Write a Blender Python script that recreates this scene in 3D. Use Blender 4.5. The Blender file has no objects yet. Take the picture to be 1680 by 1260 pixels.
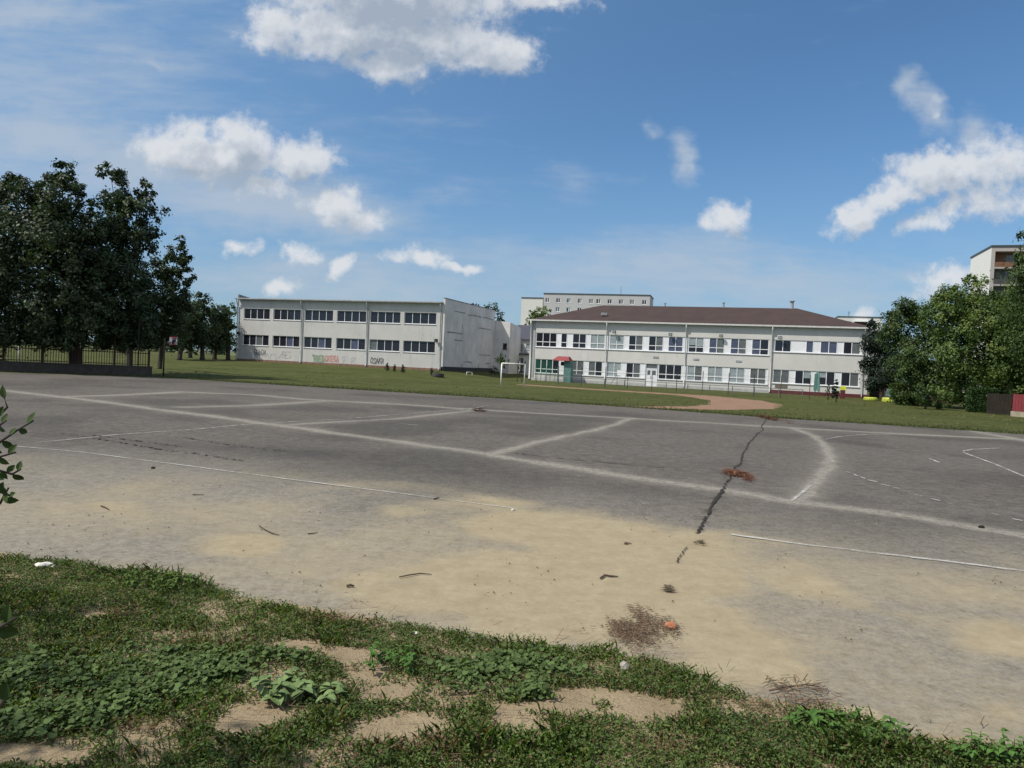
import bpy, math, random
import numpy as np
from mathutils import Vector
random.seed(7); rng = np.random.default_rng(7)
SC = bpy.context.scene
COL = SC.collection

# ------------------------------------------------------------------ camera, sky, sun, exposure
F_PX, CX, CY, EYE = 1167.0, 840.0, 630.0, 2.0
ROLL, PITCH = math.atan(.047), 33 / F_PX
SUN_EL, SUN_AZ = math.radians(52), math.radians(-112)      # azimuth clockwise from +Y
_F = np.array([0, math.cos(PITCH), -math.sin(PITCH)]); _R0 = np.array([1., 0, 0]); _U0 = np.cross(_R0, _F)
_R = _R0 * math.cos(ROLL) + _U0 * math.sin(ROLL); _U = np.cross(_R, _F)
cam_d = bpy.data.cameras.new('camera'); cam = bpy.data.objects.new('camera', cam_d); COL.objects.link(cam)
cam_d.sensor_width = 36; cam_d.lens = F_PX / 1680 * 36; cam_d.clip_start = .05; cam_d.clip_end = 6000
from mathutils import Matrix
cam.matrix_world = Matrix(((_R[0], _U[0], -_F[0], 0), (_R[1], _U[1], -_F[1], 0), (_R[2], _U[2], -_F[2], EYE), (0, 0, 0, 1)))
SC.camera = cam
SC.view_settings.view_transform = 'Standard'; SC.view_settings.look = 'None'
SC.view_settings.exposure = 0.25; SC.view_settings.gamma = 1
SUN_STRENGTH, SKY_STRENGTH = 4.0, 0.10
SC.cycles.max_bounces = 6; SC.cycles.transparent_max_bounces = 12

def ray(px, py): return _F + _R * (px - CX) / F_PX + _U * (CY - py) / F_PX

world = bpy.data.worlds.new('World'); SC.world = world; world.use_nodes = True
def build_sky():
    nt = world.node_tree; nt.nodes.clear()
    N = nt.nodes.new; L = nt.links.new
    out = N('ShaderNodeOutputWorld'); bg = N('ShaderNodeBackground'); bg.inputs['Strength'].default_value = SKY_STRENGTH
    sky = N('ShaderNodeTexSky'); sky.sky_type = 'NISHITA'; sky.sun_disc = False
    sky.sun_elevation = SUN_EL; sky.sun_rotation = SUN_AZ
    sky.air_density = 1.0; sky.dust_density = 0.4; sky.ozone_density = 2.0; sky.altitude = 150
    L(bg.outputs[0], out.inputs[0])
    # cloud density group: position on the dome (x/y, z/y) -> raw density
    g = bpy.data.node_groups.new('cloud_density', 'ShaderNodeTree')
    g.interface.new_socket('P', in_out='INPUT', socket_type='NodeSocketVector')
    g.interface.new_socket('D', in_out='OUTPUT', socket_type='NodeSocketFloat')
    g.interface.new_socket('W', in_out='OUTPUT', socket_type='NodeSocketFloat')
    gn = g.nodes.new; gl = g.links.new
    gi = gn('NodeGroupInput'); go = gn('NodeGroupOutput')
    def M(op, a, b=None, c=None):
        n = gn('ShaderNodeMath'); n.operation = op
        for i, v in enumerate((a, b, c)):
            if v is None: continue
            if isinstance(v, (int, float)): n.inputs[i].default_value = v
            else: gl(v, n.inputs[i])
        return n.outputs[0]
    wn = gn('ShaderNodeTexNoise'); wn.inputs['Scale'].default_value = 13; wn.inputs['Detail'].default_value = 5; wn.inputs['Roughness'].default_value = .6; gl(gi.outputs[0], wn.inputs['Vector'])
    wo = gn('ShaderNodeVectorMath'); wo.operation = 'SUBTRACT'; gl(wn.outputs['Color'], wo.inputs[0]); wo.inputs[1].default_value = (.5, .5, .5)
    wp = gn('ShaderNodeVectorMath'); wp.operation = 'MULTIPLY_ADD'; gl(wo.outputs[0], wp.inputs[0]); wp.inputs[1].default_value = (.085, .065, 0); gl(gi.outputs[0], wp.inputs[2]); WP = wp.outputs[0]
    def noise(scale, detail, rough, stretch=None, off=0):
        mp = gn('ShaderNodeMapping'); gl(gi.outputs[0], mp.inputs['Vector'])
        if stretch: mp.inputs['Scale'].default_value = stretch; mp.inputs['Rotation'].default_value = (0, 0, math.radians(10))
        mp.inputs['Location'].default_value = (off, off * .7, off * .3)
        n = gn('ShaderNodeTexNoise'); n.inputs['Scale'].default_value = scale; n.inputs['Detail'].default_value = detail
        n.inputs['Roughness'].default_value = rough; gl(mp.outputs[0], n.inputs['Vector'])
        return n.outputs['Fac']
    def blobs(lst):
        acc = None
        for (px, py, rx, ry, rot, w) in lst:
            d = ray(px, py)
            mp = gn('ShaderNodeMapping'); mp.vector_type = 'TEXTURE'
            if acc is None: gl(WP, mp.inputs['Vector'])
            else:       # chained so that the shader compiler keeps few values alive at a time
                ch = gn('ShaderNodeVectorMath'); ch.operation = 'MULTIPLY_ADD'; gl(acc, ch.inputs[0]); ch.inputs[1].default_value = (1e-7, 1e-7, 0); gl(WP, ch.inputs[2]); gl(ch.outputs[0], mp.inputs['Vector'])
            mp.inputs['Location'].default_value = (d[0] / d[1], d[2] / d[1], 0)
            mp.inputs['Rotation'].default_value = (0, 0, math.radians(rot))
            mp.inputs['Scale'].default_value = (rx / F_PX, ry / F_PX, 1)
            ln = gn('ShaderNodeVectorMath'); ln.operation = 'LENGTH'; gl(mp.outputs[0], ln.inputs[0])
            v = M('MULTIPLY', M('SUBTRACT', 1.0, ln.outputs['Value']), w)
            v = M('MAXIMUM', v, -1.0)
            acc = v if acc is None else M('SMOOTH_MAX', acc, v, .12)
        return acc
    cumulus = [(640, -10, 270, 95, 0, 1.25), (560, 55, 150, 60, 0, 1.1), (690, 60, 190, 62, 0, 1.1), (630, 105, 95, 40, 0, .9), (800, 80, 95, 55, 0, .9),
        (885, 5, 90, 28, 8, .75), (455, 40, 75, 55, 0, .9), (370, 250, 175, 60, 0, 1.15), (280, 248, 90, 40, 0, .9), (490, 258, 80, 48, 0, 1.1), (390, 218, 80, 38, 0, 1.0), (420, 292, 120, 30, 0, .8),
        (393, 398, 40, 15, 0, .7), (495, 422, 38, 26, 0, .8), (558, 434, 40, 20, 25, .8), (690, 420, 60, 25, 0, .85), (745, 440, 52, 12, 0, .6), (465, 472, 34, 19, 0, .75),
        (1570, 275, 140, 55, 18, 1.0), (1440, 335, 105, 38, 32, .95), (1650, 275, 90, 60, 0, .85), (1385, 355, 45, 24, 0, .8), (1540, 345, 75, 28, 28, .75), (1640, 330, 90, 36, 0, .5),
        (1536, 176, 26, 16, -35, .45), (1188, 360, 48, 38, 0, .95), (1130, 266, 14, 12, 25, .2),
        (1560, 458, 95, 28, 14, .7), (545, 335, 60, 26, 0, .65), (600, 352, 46, 24, 0, .6), (1415, 520, 30, 28, 40, .4)]
    wisp = [(60, 120, 520, 330, 0, .6), (1122, 252, 34, 52, 20, 1.1), (1072, 204, 26, 14, 0, .7), (1520, 168, 60, 34, -35, 1.1), (1488, 138, 26, 34, 25, .9), (1600, 200, 40, 50, 0, .9), (60, 225, 280, 100, 0, 1.35), (220, 275, 330, 95, 0, 1.2), (430, 335, 330, 66, 0, 1.3), (690, 325, 170, 30, 5, .45), (60, 15, 240, 46, 0, 1.0), (262, 108, 60, 20, -20, .8),
        (1180, 455, 640, 85, 0, .95), (600, 470, 560, 70, 0, .85), (940, 300, 70, 40, 0, .4), (1640, 460, 260, 60, 0, .4), (710, 195, 120, 22, 0, .25), (120, 20, 120, 26, 0, .5)]
    n1 = noise(9, 5, .6); n2 = noise(34, 6, .62, off=3.1)
    nn = M('ADD', M('MULTIPLY', M('SUBTRACT', n1, .5), 1.3), M('MULTIPLY', M('SUBTRACT', n2, .5), 1.2))
    d = M('ADD', blobs(cumulus), nn)
    n3 = noise(7, 7, .62, stretch=(1, 4.5, 1), off=1.7)
    wv = M('ADD', M('MULTIPLY', M('MAXIMUM', blobs(wisp), -.25), .8), M('MULTIPLY', M('SUBTRACT', n3, .5), 1.3))
    gl(d, go.inputs['D']); gl(wv, go.inputs['W'])
    # main tree
    tc = N('ShaderNodeTexCoord'); sx = N('ShaderNodeSeparateXYZ'); L(tc.outputs['Generated'], sx.inputs[0])
    def m2(op, a, b=None, c=None, clamp=False):
        n = N('ShaderNodeMath'); n.operation = op; n.use_clamp = clamp
        for i, v in enumerate((a, b, c)):
            if v is None: continue
            if isinstance(v, (int, float)): n.inputs[i].default_value = v
            else: L(v, n.inputs[i])
        return n.outputs[0]
    def ramp(v, a, b):
        n = N('ShaderNodeMapRange'); n.interpolation_type = 'SMOOTHSTEP'; L(v, n.inputs['Value'])
        n.inputs['From Min'].default_value = a; n.inputs['From Max'].default_value = b
        return n.outputs['Result']
    yy = m2('MAXIMUM', sx.outputs['Y'], .08)
    cb = N('ShaderNodeCombineXYZ'); L(m2('DIVIDE', sx.outputs['X'], yy), cb.inputs[0]); L(m2('DIVIDE', sx.outputs['Z'], yy), cb.inputs[1])
    front = ramp(sx.outputs['Y'], .08, .25)
    ga = N('ShaderNodeGroup'); ga.node_tree = g; L(cb.outputs[0], ga.inputs[0])
    of = N('ShaderNodeVectorMath'); of.operation = 'ADD'; of.inputs[1].default_value = (-.016, .028, 0); L(cb.outputs[0], of.inputs[0])
    gb = N('ShaderNodeGroup'); gb.node_tree = g; L(of.outputs[0], gb.inputs[0])
    al = m2('MULTIPLY', m2('MULTIPLY', ramp(ga.outputs['D'], -.04, .62), front), .93)
    wa = m2('MULTIPLY', m2('MULTIPLY', ramp(ga.outputs['W'], -.1, .95), front), .75)
    grad = m2('SUBTRACT', ga.outputs['D'], gb.outputs['D'])
    thick = ramp(ga.outputs['D'], .30, 1.0)
    lit = m2('ADD', m2('SUBTRACT', m2('ADD', .76, m2('MULTIPLY', grad, 1.25)), m2('MULTIPLY', thick, .72)), 0, clamp=True)
    def mix(f, a, b):
        n = N('ShaderNodeMix'); n.data_type = 'RGBA'
        L(f, n.inputs[0])
        for i, v in ((6, a), (7, b)):
            if isinstance(v, tuple): n.inputs[i].default_value = v + (1,)
            else: L(v, n.inputs[i])
        return n.outputs[2]
    k = 1 / SKY_STRENGTH
    tint = N('ShaderNodeMix'); tint.data_type = 'RGBA'; tint.blend_type = 'MULTIPLY'; tint.inputs[0].default_value = 1
    L(sky.outputs[0], tint.inputs[6]); tint.inputs[7].default_value = (SKY_TINT[0], SKY_TINT[1], SKY_TINT[2], 1)
    cloud = mix(lit, (.31 * k, .365 * k, .44 * k), (.61 * k, .63 * k, .66 * k))
    low = ramp(sx.outputs['Z'], .32, .0)     # pale air near the horizon
    base = mix(m2('MULTIPLY', low, .55), tint.outputs[2], (.215 * k, .29 * k, .42 * k))
    sd = N('ShaderNodeVectorMath'); sd.operation = 'DOT_PRODUCT'; L(tc.outputs['Generated'], sd.inputs[0]); sd.inputs[1].default_value = (math.sin(SUN_AZ) * math.cos(SUN_EL), math.cos(SUN_AZ) * math.cos(SUN_EL), math.sin(SUN_EL))
    base = mix(m2('MULTIPLY', ramp(sd.outputs['Value'], -.12, .62), .62), base, (.19 * k, .34 * k, .54 * k))   # bright air towards the sun
    c1 = mix(wa, base, (.40 * k, .46 * k, .535 * k))
    c2 = mix(al, c1, cloud)
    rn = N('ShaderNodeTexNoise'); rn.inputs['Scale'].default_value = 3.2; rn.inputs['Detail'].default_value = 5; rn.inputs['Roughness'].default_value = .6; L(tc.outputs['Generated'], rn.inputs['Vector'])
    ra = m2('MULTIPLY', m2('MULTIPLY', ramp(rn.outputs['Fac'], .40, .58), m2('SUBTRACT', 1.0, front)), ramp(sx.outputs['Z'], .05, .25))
    c3 = mix(ra, c2, (.72 * k, .72 * k, .72 * k))  # unseen clouds behind the camera, added to whiten and brighten the ambient light
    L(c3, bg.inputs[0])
SKY_TINT = (.64, .88, 1.02)
build_sky()
sun_d = bpy.data.lights.new('sun', 'SUN'); sun = bpy.data.objects.new('sun', sun_d); COL.objects.link(sun)
sun_d.energy = SUN_STRENGTH; sun_d.angle = math.radians(.53); sun_d.color = (1, .94, .83)
TO_SUN = Vector((math.sin(SUN_AZ) * math.cos(SUN_EL), math.cos(SUN_AZ) * math.cos(SUN_EL), math.sin(SUN_EL)))
sun.rotation_euler = TO_SUN.to_track_quat('Z', 'Y').to_euler()

# ------------------------------------------------------------------ terrain function and pixel -> ground
def sst(a, b, x):
    t = np.clip((x - a) / (b - a), 0, 1); return t * t * (3 - 2 * t)
def gz(x, y):
    t = .309 * x + .951 * y; s = .951 * x - .309 * y
    return .76 * sst(50, 75, t) * sst(-25.5, -35.0, s)
def on_plane(px, py, z=0.0):
    d = ray(px, py); t = (z - EYE) / d[2]; return np.array([d[0] * t, d[1] * t, z])
def at(px, py):
    z = 0.0
    for _ in range(25):
        p = on_plane(px, py, z); z = .5 * z + .5 * float(gz(p[0], p[1]))
    return Vector((p[0], p[1], float(gz(p[0], p[1]))))
def at_depth(px, py, Y):
    d = ray(px, py); t = Y / d[1]; return Vector((d[0] * t, Y, EYE + d[2] * t))
class Plane:
    """vertical plane through P, running along (cos a, -sin a); s along it, z up, o out towards the viewer"""
    def __init__(self, P, deg):
        a = math.radians(deg); self.P = Vector(P); self.d = Vector((math.cos(a), -math.sin(a), 0)); self.n = Vector((-math.sin(a), -math.cos(a), 0))
    def pt(self, s, z, o=0): p = self.P + self.d * s + self.n * o; return Vector((p.x, p.y, z))
    def pix(self, px, py):
        d = Vector(ray(px, py)); o = Vector((0, 0, EYE)); t = (self.P - o).dot(self.n) / d.dot(self.n)
        X = o + d * t; return (X - self.P).dot(self.d), X.z
    def S(self, px, py=560): return self.pix(px, py)[0]
    def shift(self, o): q = Plane(self.P, 0); q.d = self.d; q.n = self.n; q.P = self.P + self.n * o; return q

# ------------------------------------------------------------------ numpy noise
_T = rng.random((256, 256))
def vnoise(x, y, seed=0):
    x = x + seed * 37.3; y = y + seed * 91.7
    xi = np.floor(x).astype(int); yi = np.floor(y).astype(int); fx = x - xi; fy = y - yi
    fx = fx * fx * (3 - 2 * fx); fy = fy * fy * (3 - 2 * fy)
    a = _T[xi & 255, yi & 255]; b = _T[(xi + 1) & 255, yi & 255]; c = _T[xi & 255, (yi + 1) & 255]; d = _T[(xi + 1) & 255, (yi + 1) & 255]
    return (a * (1 - fx) + b * fx) * (1 - fy) + (c * (1 - fx) + d * fx) * fy
def fbm(x, y, sc, seed=0, oc=4):
    v = 0; a = .5; t = 0
    for i in range(oc):
        v = v + a * vnoise(x * sc, y * sc, seed + i * 5); t += a; a *= .55; sc *= 2.1
    return v / t
def seg_dist(x, y, pts):
    best = np.full(x.shape, 1e9)
    for (ax, ay), (bx, by) in zip(pts[:-1], pts[1:]):
        dx, dy = bx - ax, by - ay; L2 = dx * dx + dy * dy + 1e-9
        t = np.clip(((x - ax) * dx + (y - ay) * dy) / L2, 0, 1)
        best = np.minimum(best, np.hypot(x - ax - t * dx, y - ay - t * dy))
    return best

# ------------------------------------------------------------------ materials
def hexc(r, g, b):
    f = lambda c: (c / 255 / 12.92) if c / 255 <= .04045 else ((c / 255 + .055) / 1.055) ** 2.4
    return (f(r), f(g), f(b))
class NT:
    def __init__(self, name):
        self.m = bpy.data.materials.new(name); self.m.use_nodes = True; self.t = self.m.node_tree
        self.t.nodes.clear(); self.out = self.t.nodes.new('ShaderNodeOutputMaterial')
        self.b = self.t.nodes.new('ShaderNodeBsdfPrincipled'); self.t.links.new(self.b.outputs[0], self.out.inputs[0])
        self._tc = None
    def N(self, k): return self.t.nodes.new(k)
    def L(self, a, b): self.t.links.new(a, b)
    def tc(self):
        if self._tc is None: self._tc = self.N('ShaderNodeNewGeometry').outputs['Position']
        return self._tc
    def math(self, op, a, b=None, clamp=False):
        n = self.N('ShaderNodeMath'); n.operation = op; n.use_clamp = clamp
        for i, v in enumerate((a, b)):
            if v is None: continue
            if isinstance(v, (int, float)): n.inputs[i].default_value = v
            else: self.L(v, n.inputs[i])
        return n.outputs[0]
    def noise(self, sc, det=4, rough=.55, stretch=None, vec=None):
        n = self.N('ShaderNodeTexNoise'); n.inputs['Scale'].default_value = sc; n.inputs['Detail'].default_value = det; n.inputs['Roughness'].default_value = rough
        v = vec or self.tc()
        if stretch:
            mp = self.N('ShaderNodeMapping'); mp.inputs['Scale'].default_value = stretch; self.L(v, mp.inputs['Vector']); v = mp.outputs[0]
        self.L(v, n.inputs['Vector']); return n.outputs['Fac']
    def ramp(self, v, a, b, lo=0, hi=1):
        n = self.N('ShaderNodeMapRange'); self.L(v, n.inputs['Value'])
        for k, x in zip(('From Min', 'From Max', 'To Min', 'To Max'), (a, b, lo, hi)): n.inputs[k].default_value = x
        return n.outputs['Result']
    def mix(self, f, a, b, mode='MIX'):
        n = self.N('ShaderNodeMix'); n.data_type = 'RGBA'; n.blend_type = mode
        if isinstance(f, (int, float)): n.inputs[0].default_value = f
        else: self.L(f, n.inputs[0])
        for i, v in ((6, a), (7, b)):
            if isinstance(v, tuple): n.inputs[i].default_value = v + (1,)
            else: self.L(v, n.inputs[i])
        return n.outputs[2]
    def attr(self, name):
        n = self.N('ShaderNodeAttribute'); n.attribute_name = name; return n
    def bump(self, h, strength=.3, dist=.02):
        n = self.N('ShaderNodeBump'); n.inputs['Strength'].default_value = strength; n.inputs['Distance'].default_value = dist
        self.L(h, n.inputs['Height']); self.L(n.outputs[0], self.b.inputs['Normal'])
    def color(self, c):
        if isinstance(c, tuple): self.b.inputs['Base Color'].default_value = c + (1,)
        else: self.L(c, self.b.inputs['Base Color'])
    def rough(self, r): self.b.inputs['Roughness'].default_value = r; return self
MATS = {}
def mat(name, col, rough=.7, var=.15, sc=3.0, metal=0, bump=0, bsc=40):
    if name in MATS: return MATS[name]
    k = NT(name); n = k.noise(sc, 5)
    dk = tuple(c * (1 - var) for c in col); lt = tuple(min(1, c * (1 + var)) for c in col)
    k.color(k.mix(k.ramp(n, .3, .7), dk, lt)); k.rough(rough); k.b.inputs['Metallic'].default_value = metal
    if bump: k.bump(k.noise(bsc, 4), bump, .01)
    MATS[name] = k.m; return k.m
def plaster(name, col, stain=.35, patchy=.1, streak=.4):
    k = NT(name); c = k.mix(k.ramp(k.noise(.5, 5, .6), .35, .7), tuple(x * (1 - patchy) for x in col), col)
    st = k.noise(1.2, 6, .7, stretch=(1.6, 1.6, .12)); st2 = k.noise(.45, 5, .65)
    f = k.math('MULTIPLY', k.ramp(st, .52, .78), k.ramp(st2, .4, .65, 0, streak))
    c = k.mix(f, c, tuple(x * stain for x in (.8, .78, .74)))
    c = k.mix(k.ramp(k.noise(14, 5, .7), .62, .8, 0, .16), c, (.3, .29, .27))
    k.color(c); k.rough(.9); k.bump(k.noise(30, 5), .12, .02); return k.m
def leafmat(name, trans=.25, rough=.55):
    k = NT(name); a = k.attr('col'); k.color(a.outputs['Color']); k.rough(rough)
    k.b.inputs['Specular IOR Level'].default_value = .3
    tr = k.N('ShaderNodeBsdfTranslucent'); mx = k.N('ShaderNodeMixShader'); mx.inputs[0].default_value = trans
    c2 = k.mix(1.0, a.outputs['Color'], (1.5, 1.6, .7), 'MULTIPLY'); k.L(c2, tr.inputs['Color'])
    k.L(k.b.outputs[0], mx.inputs[1]); k.L(tr.outputs[0], mx.inputs[2]); k.L(mx.outputs[0], k.out.inputs[0]); return k.m
LEAF = leafmat('leaf_green', .2); LEAF_FG = leafmat('weed_green', .22, .75); DRY = leafmat('dry_straw', .1, .9)
BARK = mat('bark', (.045, .036, .028), .95, .4, 6, bump=.5, bsc=12)
GLASS_DK = NT('window_glass'); GLASS_DK.color((.018, .02, .028)); GLASS_DK.rough(.12); GLASS_DK = GLASS_DK.m
def glassy(name, col, rough=.25): k = NT(name); k.color(k.mix(k.ramp(k.noise(2.2, 3), .35, .7), tuple(c * .75 for c in col), col)); k.rough(rough); return k.m
GLASS_BLIND = glassy('window_with_pale_blind', (.32, .37, .39)); GLASS_GREY = glassy('window_with_curtain', (.13, .145, .15)); GLASS_BLUE = glassy('window_with_blue_blind', (.08, .095, .16))
GLASS_GREEN = glassy('window_behind_green_net', (.015, .075, .055))
WHITE = mat('white_frame_plastic', (.78, .79, .81), .4, .05)
SPANDREL = mat('white_spandrel_panel', (.74, .75, .79), .5, .06, 1.2)
GUTTER = mat('pale_gutter_metal', (.55, .55, .54), .5, .12)
ZINC = mat('zinc_pipe', (.30, .32, .34), .5, .25, 2)
DKGREY = mat('dark_grey_metal', (.06, .065, .07), .5, .2)
BLACK = mat('black_paint', (.015, .015, .017), .6, .2)

# ------------------------------------------------------------------ mesh helpers
def tag(o, label=None, cat=None, group=None, kind=None):
    if label: o['label'] = label
    if cat: o['category'] = cat
    if group: o['group'] = group
    if kind: o['kind'] = kind
    return o
def thing(name, label, cat, loc, group=None):
    o = bpy.data.objects.new(name, None); o.empty_display_size = .3; COL.objects.link(o); o.location = loc; return tag(o, label, cat, group)
def origin_of(o):
    v = Vector((0, 0, 0))
    while o is not None: v = v + Vector(o.location); o = o.parent
    return v
def link(name, me, parent=None, loc=None):
    o = bpy.data.objects.new(name, me); COL.objects.link(o)
    if parent is not None: o.parent = parent
    return o
class MB:
    def __init__(s): s.v = []; s.f = []; s.mi = []; s.m = 0
    def quad(s, *p):
        b = len(s.v); s.v += [tuple(q) for q in p]; s.f.append(tuple(range(b, b + len(p)))); s.mi.append(s.m)
    def hexa(s, lo, hi):     # two matching rings
        n = len(lo); b = len(s.v); s.v += [tuple(q) for q in lo] + [tuple(q) for q in hi]
        s.f += [tuple(range(b + n - 1, b - 1, -1)), tuple(range(b + n, b + 2 * n))] + [(b + i, b + (i + 1) % n, b + n + (i + 1) % n, b + n + i) for i in range(n)]
        s.mi += [s.m] * (n + 2)
    def box(s, c, sx, sy, sz, rz=0):      # c = centre of the base
        ca, sa = math.cos(rz), math.sin(rz); c = Vector(c)
        r = [c + Vector((ca * x - sa * y, sa * x + ca * y, 0)) for x, y in ((-sx / 2, -sy / 2), (sx / 2, -sy / 2), (sx / 2, sy / 2), (-sx / 2, sy / 2))]
        s.hexa(r, [p + Vector((0, 0, sz)) for p in r])
    def pbox(s, pl, s0, s1, z0, z1, o0, o1):
        lo = [pl.pt(s0, z0, o1), pl.pt(s1, z0, o1), pl.pt(s1, z0, o0), pl.pt(s0, z0, o0)]
        s.hexa(lo, [Vector((p.x, p.y, z1)) for p in lo])
    def tube(s, pts, rad, n=8, cap=True):
        pts = [Vector(p) for p in pts]; rad = rad if isinstance(rad, (list, tuple)) else [rad] * len(pts)
        rings = []; b0 = len(s.v)
        for i, p in enumerate(pts):
            d = (pts[min(i + 1, len(pts) - 1)] - pts[max(i - 1, 0)]).normalized()
            u = d.cross(Vector((0, 0, 1)) if abs(d.z) < .95 else Vector((1, 0, 0))).normalized(); w = d.cross(u)
            for k in range(n):
                a = 2 * math.pi * k / n; s.v.append(tuple(p + (u * math.cos(a) + w * math.sin(a)) * rad[i]))
        for i in range(len(pts) - 1):
            for k in range(n):
                a = b0 + i * n + k; b = b0 + i * n + (k + 1) % n
                s.f.append((a, b, b + n, a + n)); s.mi.append(s.m)
        if cap:
            s.f.append(tuple(b0 + k for k in range(n))[::-1]); s.f.append(tuple(b0 + (len(pts) - 1) * n + k for k in range(n))); s.mi += [s.m] * 2
    def lathe(s, c, prof, n=20, rz=0):
        c = Vector(c); b0 = len(s.v)
        for (r, z) in prof:
            for k in range(n):
                a = 2 * math.pi * k / n + rz; s.v.append((c.x + r * math.cos(a), c.y + r * math.sin(a), c.z + z))
        for i in range(len(prof) - 1):
            for k in range(n):
                a = b0 + i * n + k; b = b0 + i * n + (k + 1) % n
                s.f.append((a, b, b + n, a + n)); s.mi.append(s.m)
    def build(s, name, mats, parent=None, smooth=False, label=None):
        me = bpy.data.meshes.new(name); off = origin_of(parent) if parent is not None else Vector((0, 0, 0))
        me.from_pydata([tuple(Vector(p) - off) for p in s.v], [], s.f); me.update()
        for m in (mats if isinstance(mats, (list, tuple)) else [mats]): me.materials.append(m)
        me.polygons.foreach_set('material_index', s.mi)
        if smooth: me.polygons.foreach_set('use_smooth', [True] * len(me.polygons))
        o = link(name, me, parent)
        if label: o['label'] = label
        return o
def np_mesh(name, V, Fq, m, parent=None, col=None, smooth=False, vattr=None):
    """V (n,3), Fq (k,4) or (k,3) arrays; col = per-face rgb"""
    me = bpy.data.meshes.new(name); off = np.array(origin_of(parent)) if parent is not None else 0
    V = np.asarray(V, dtype=np.float32) - np.asarray(off, dtype=np.float32); k = Fq.shape[1]
    me.vertices.add(len(V)); me.vertices.foreach_set('co', V.ravel().astype(np.float32))
    me.loops.add(Fq.size); me.loops.foreach_set('vertex_index', Fq.ravel().astype(np.int32))
    me.polygons.add(len(Fq)); me.polygons.foreach_set('loop_start', np.arange(0, Fq.size, k, dtype=np.int32))
    me.update(calc_edges=True)
    if col is not None:
        a = me.attributes.new('col', 'FLOAT_COLOR', 'FACE')
        a.data.foreach_set('color', np.c_[col, np.ones(len(col))].astype(np.float32).ravel())
    if vattr is not None:
        a = me.attributes.new('mask', 'FLOAT_COLOR', 'POINT')
        a.data.foreach_set('color', vattr.astype(np.float32).ravel())
    me.materials.append(m)
    if smooth: me.polygons.foreach_set('use_smooth', [True] * len(me.polygons))
    me.update(); return link(name, me, parent)
def copy_tree(o, parent=None):
    c = o.copy(); COL.objects.link(c); c.parent = parent
    for ch in list(o.children): copy_tree(ch, c)
    return c
def structure(o, label=None): o['kind'] = 'structure'; return o

# ------------------------------------------------------------------ ground: fan-shaped grid, split into asphalt, track and grass
far_edge = [on_plane(*p)[:2] for p in ((-120, 606), (0, 611), (250, 618.5), (500, 634), (840, 655), (1100, 673), (1260, 685), (1450, 697), (1680, 712.5), (1900, 727), (2400, 765))]
near_edge = [on_plane(*p)[:2] for p in ((-600, 880), (-200, 893), (0, 908), (120, 925), (250, 945), (330, 960), (430, 985), (560, 1010), (700, 1035), (840, 1062), (1000, 1072), (1080, 1085), (1180, 1120), (1260, 1150), (1350, 1175), (1450, 1205), (1560, 1222), (1680, 1232), (1900, 1260), (2600, 1330))]
fe = np.array(far_edge); ne = np.array(near_edge)
def court_mask(x, y):
    yf = np.interp(x, fe[:, 0], fe[:, 1]); yn = np.interp(x, ne[:, 0], ne[:, 1])
    return (y < yf + .25 * (fbm(x, y, .8, 3) - .5)) & (y > yn + .35 * (fbm(x, y, 2.2, 4) - .5)) & (x > -60) & (x < 60)
track_pts = [at(*p) for p in ((870, 632), (960, 638), (1060, 644), (1140, 649), (1195, 655), (1225, 661), (1215, 667), (1160, 669.5), (1080, 668.5), (1000, 666), (940, 662.5))]
track_xy = [(p.x, p.y) for p in track_pts]
track_w = np.array([1.4, 1.4, 1.6, 2.2, 2.6, 2.4, 1.9, 1.2, .8, .45, .2])
def track_dist(x, y):
    best = np.full(x.shape, 9.)
    for i in range(len(track_xy) - 1):
        (ax, ay), (bx, by) = track_xy[i], track_xy[i + 1]; dx, dy = bx - ax, by - ay
        t = np.clip(((x - ax) * dx + (y - ay) * dy) / (dx * dx + dy * dy), 0, 1)
        best = np.minimum(best, np.hypot(x - ax - t * dx, y - ay - t * dy) / (track_w[i] * (1 - t) + track_w[i + 1] * t))
    return best
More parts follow.
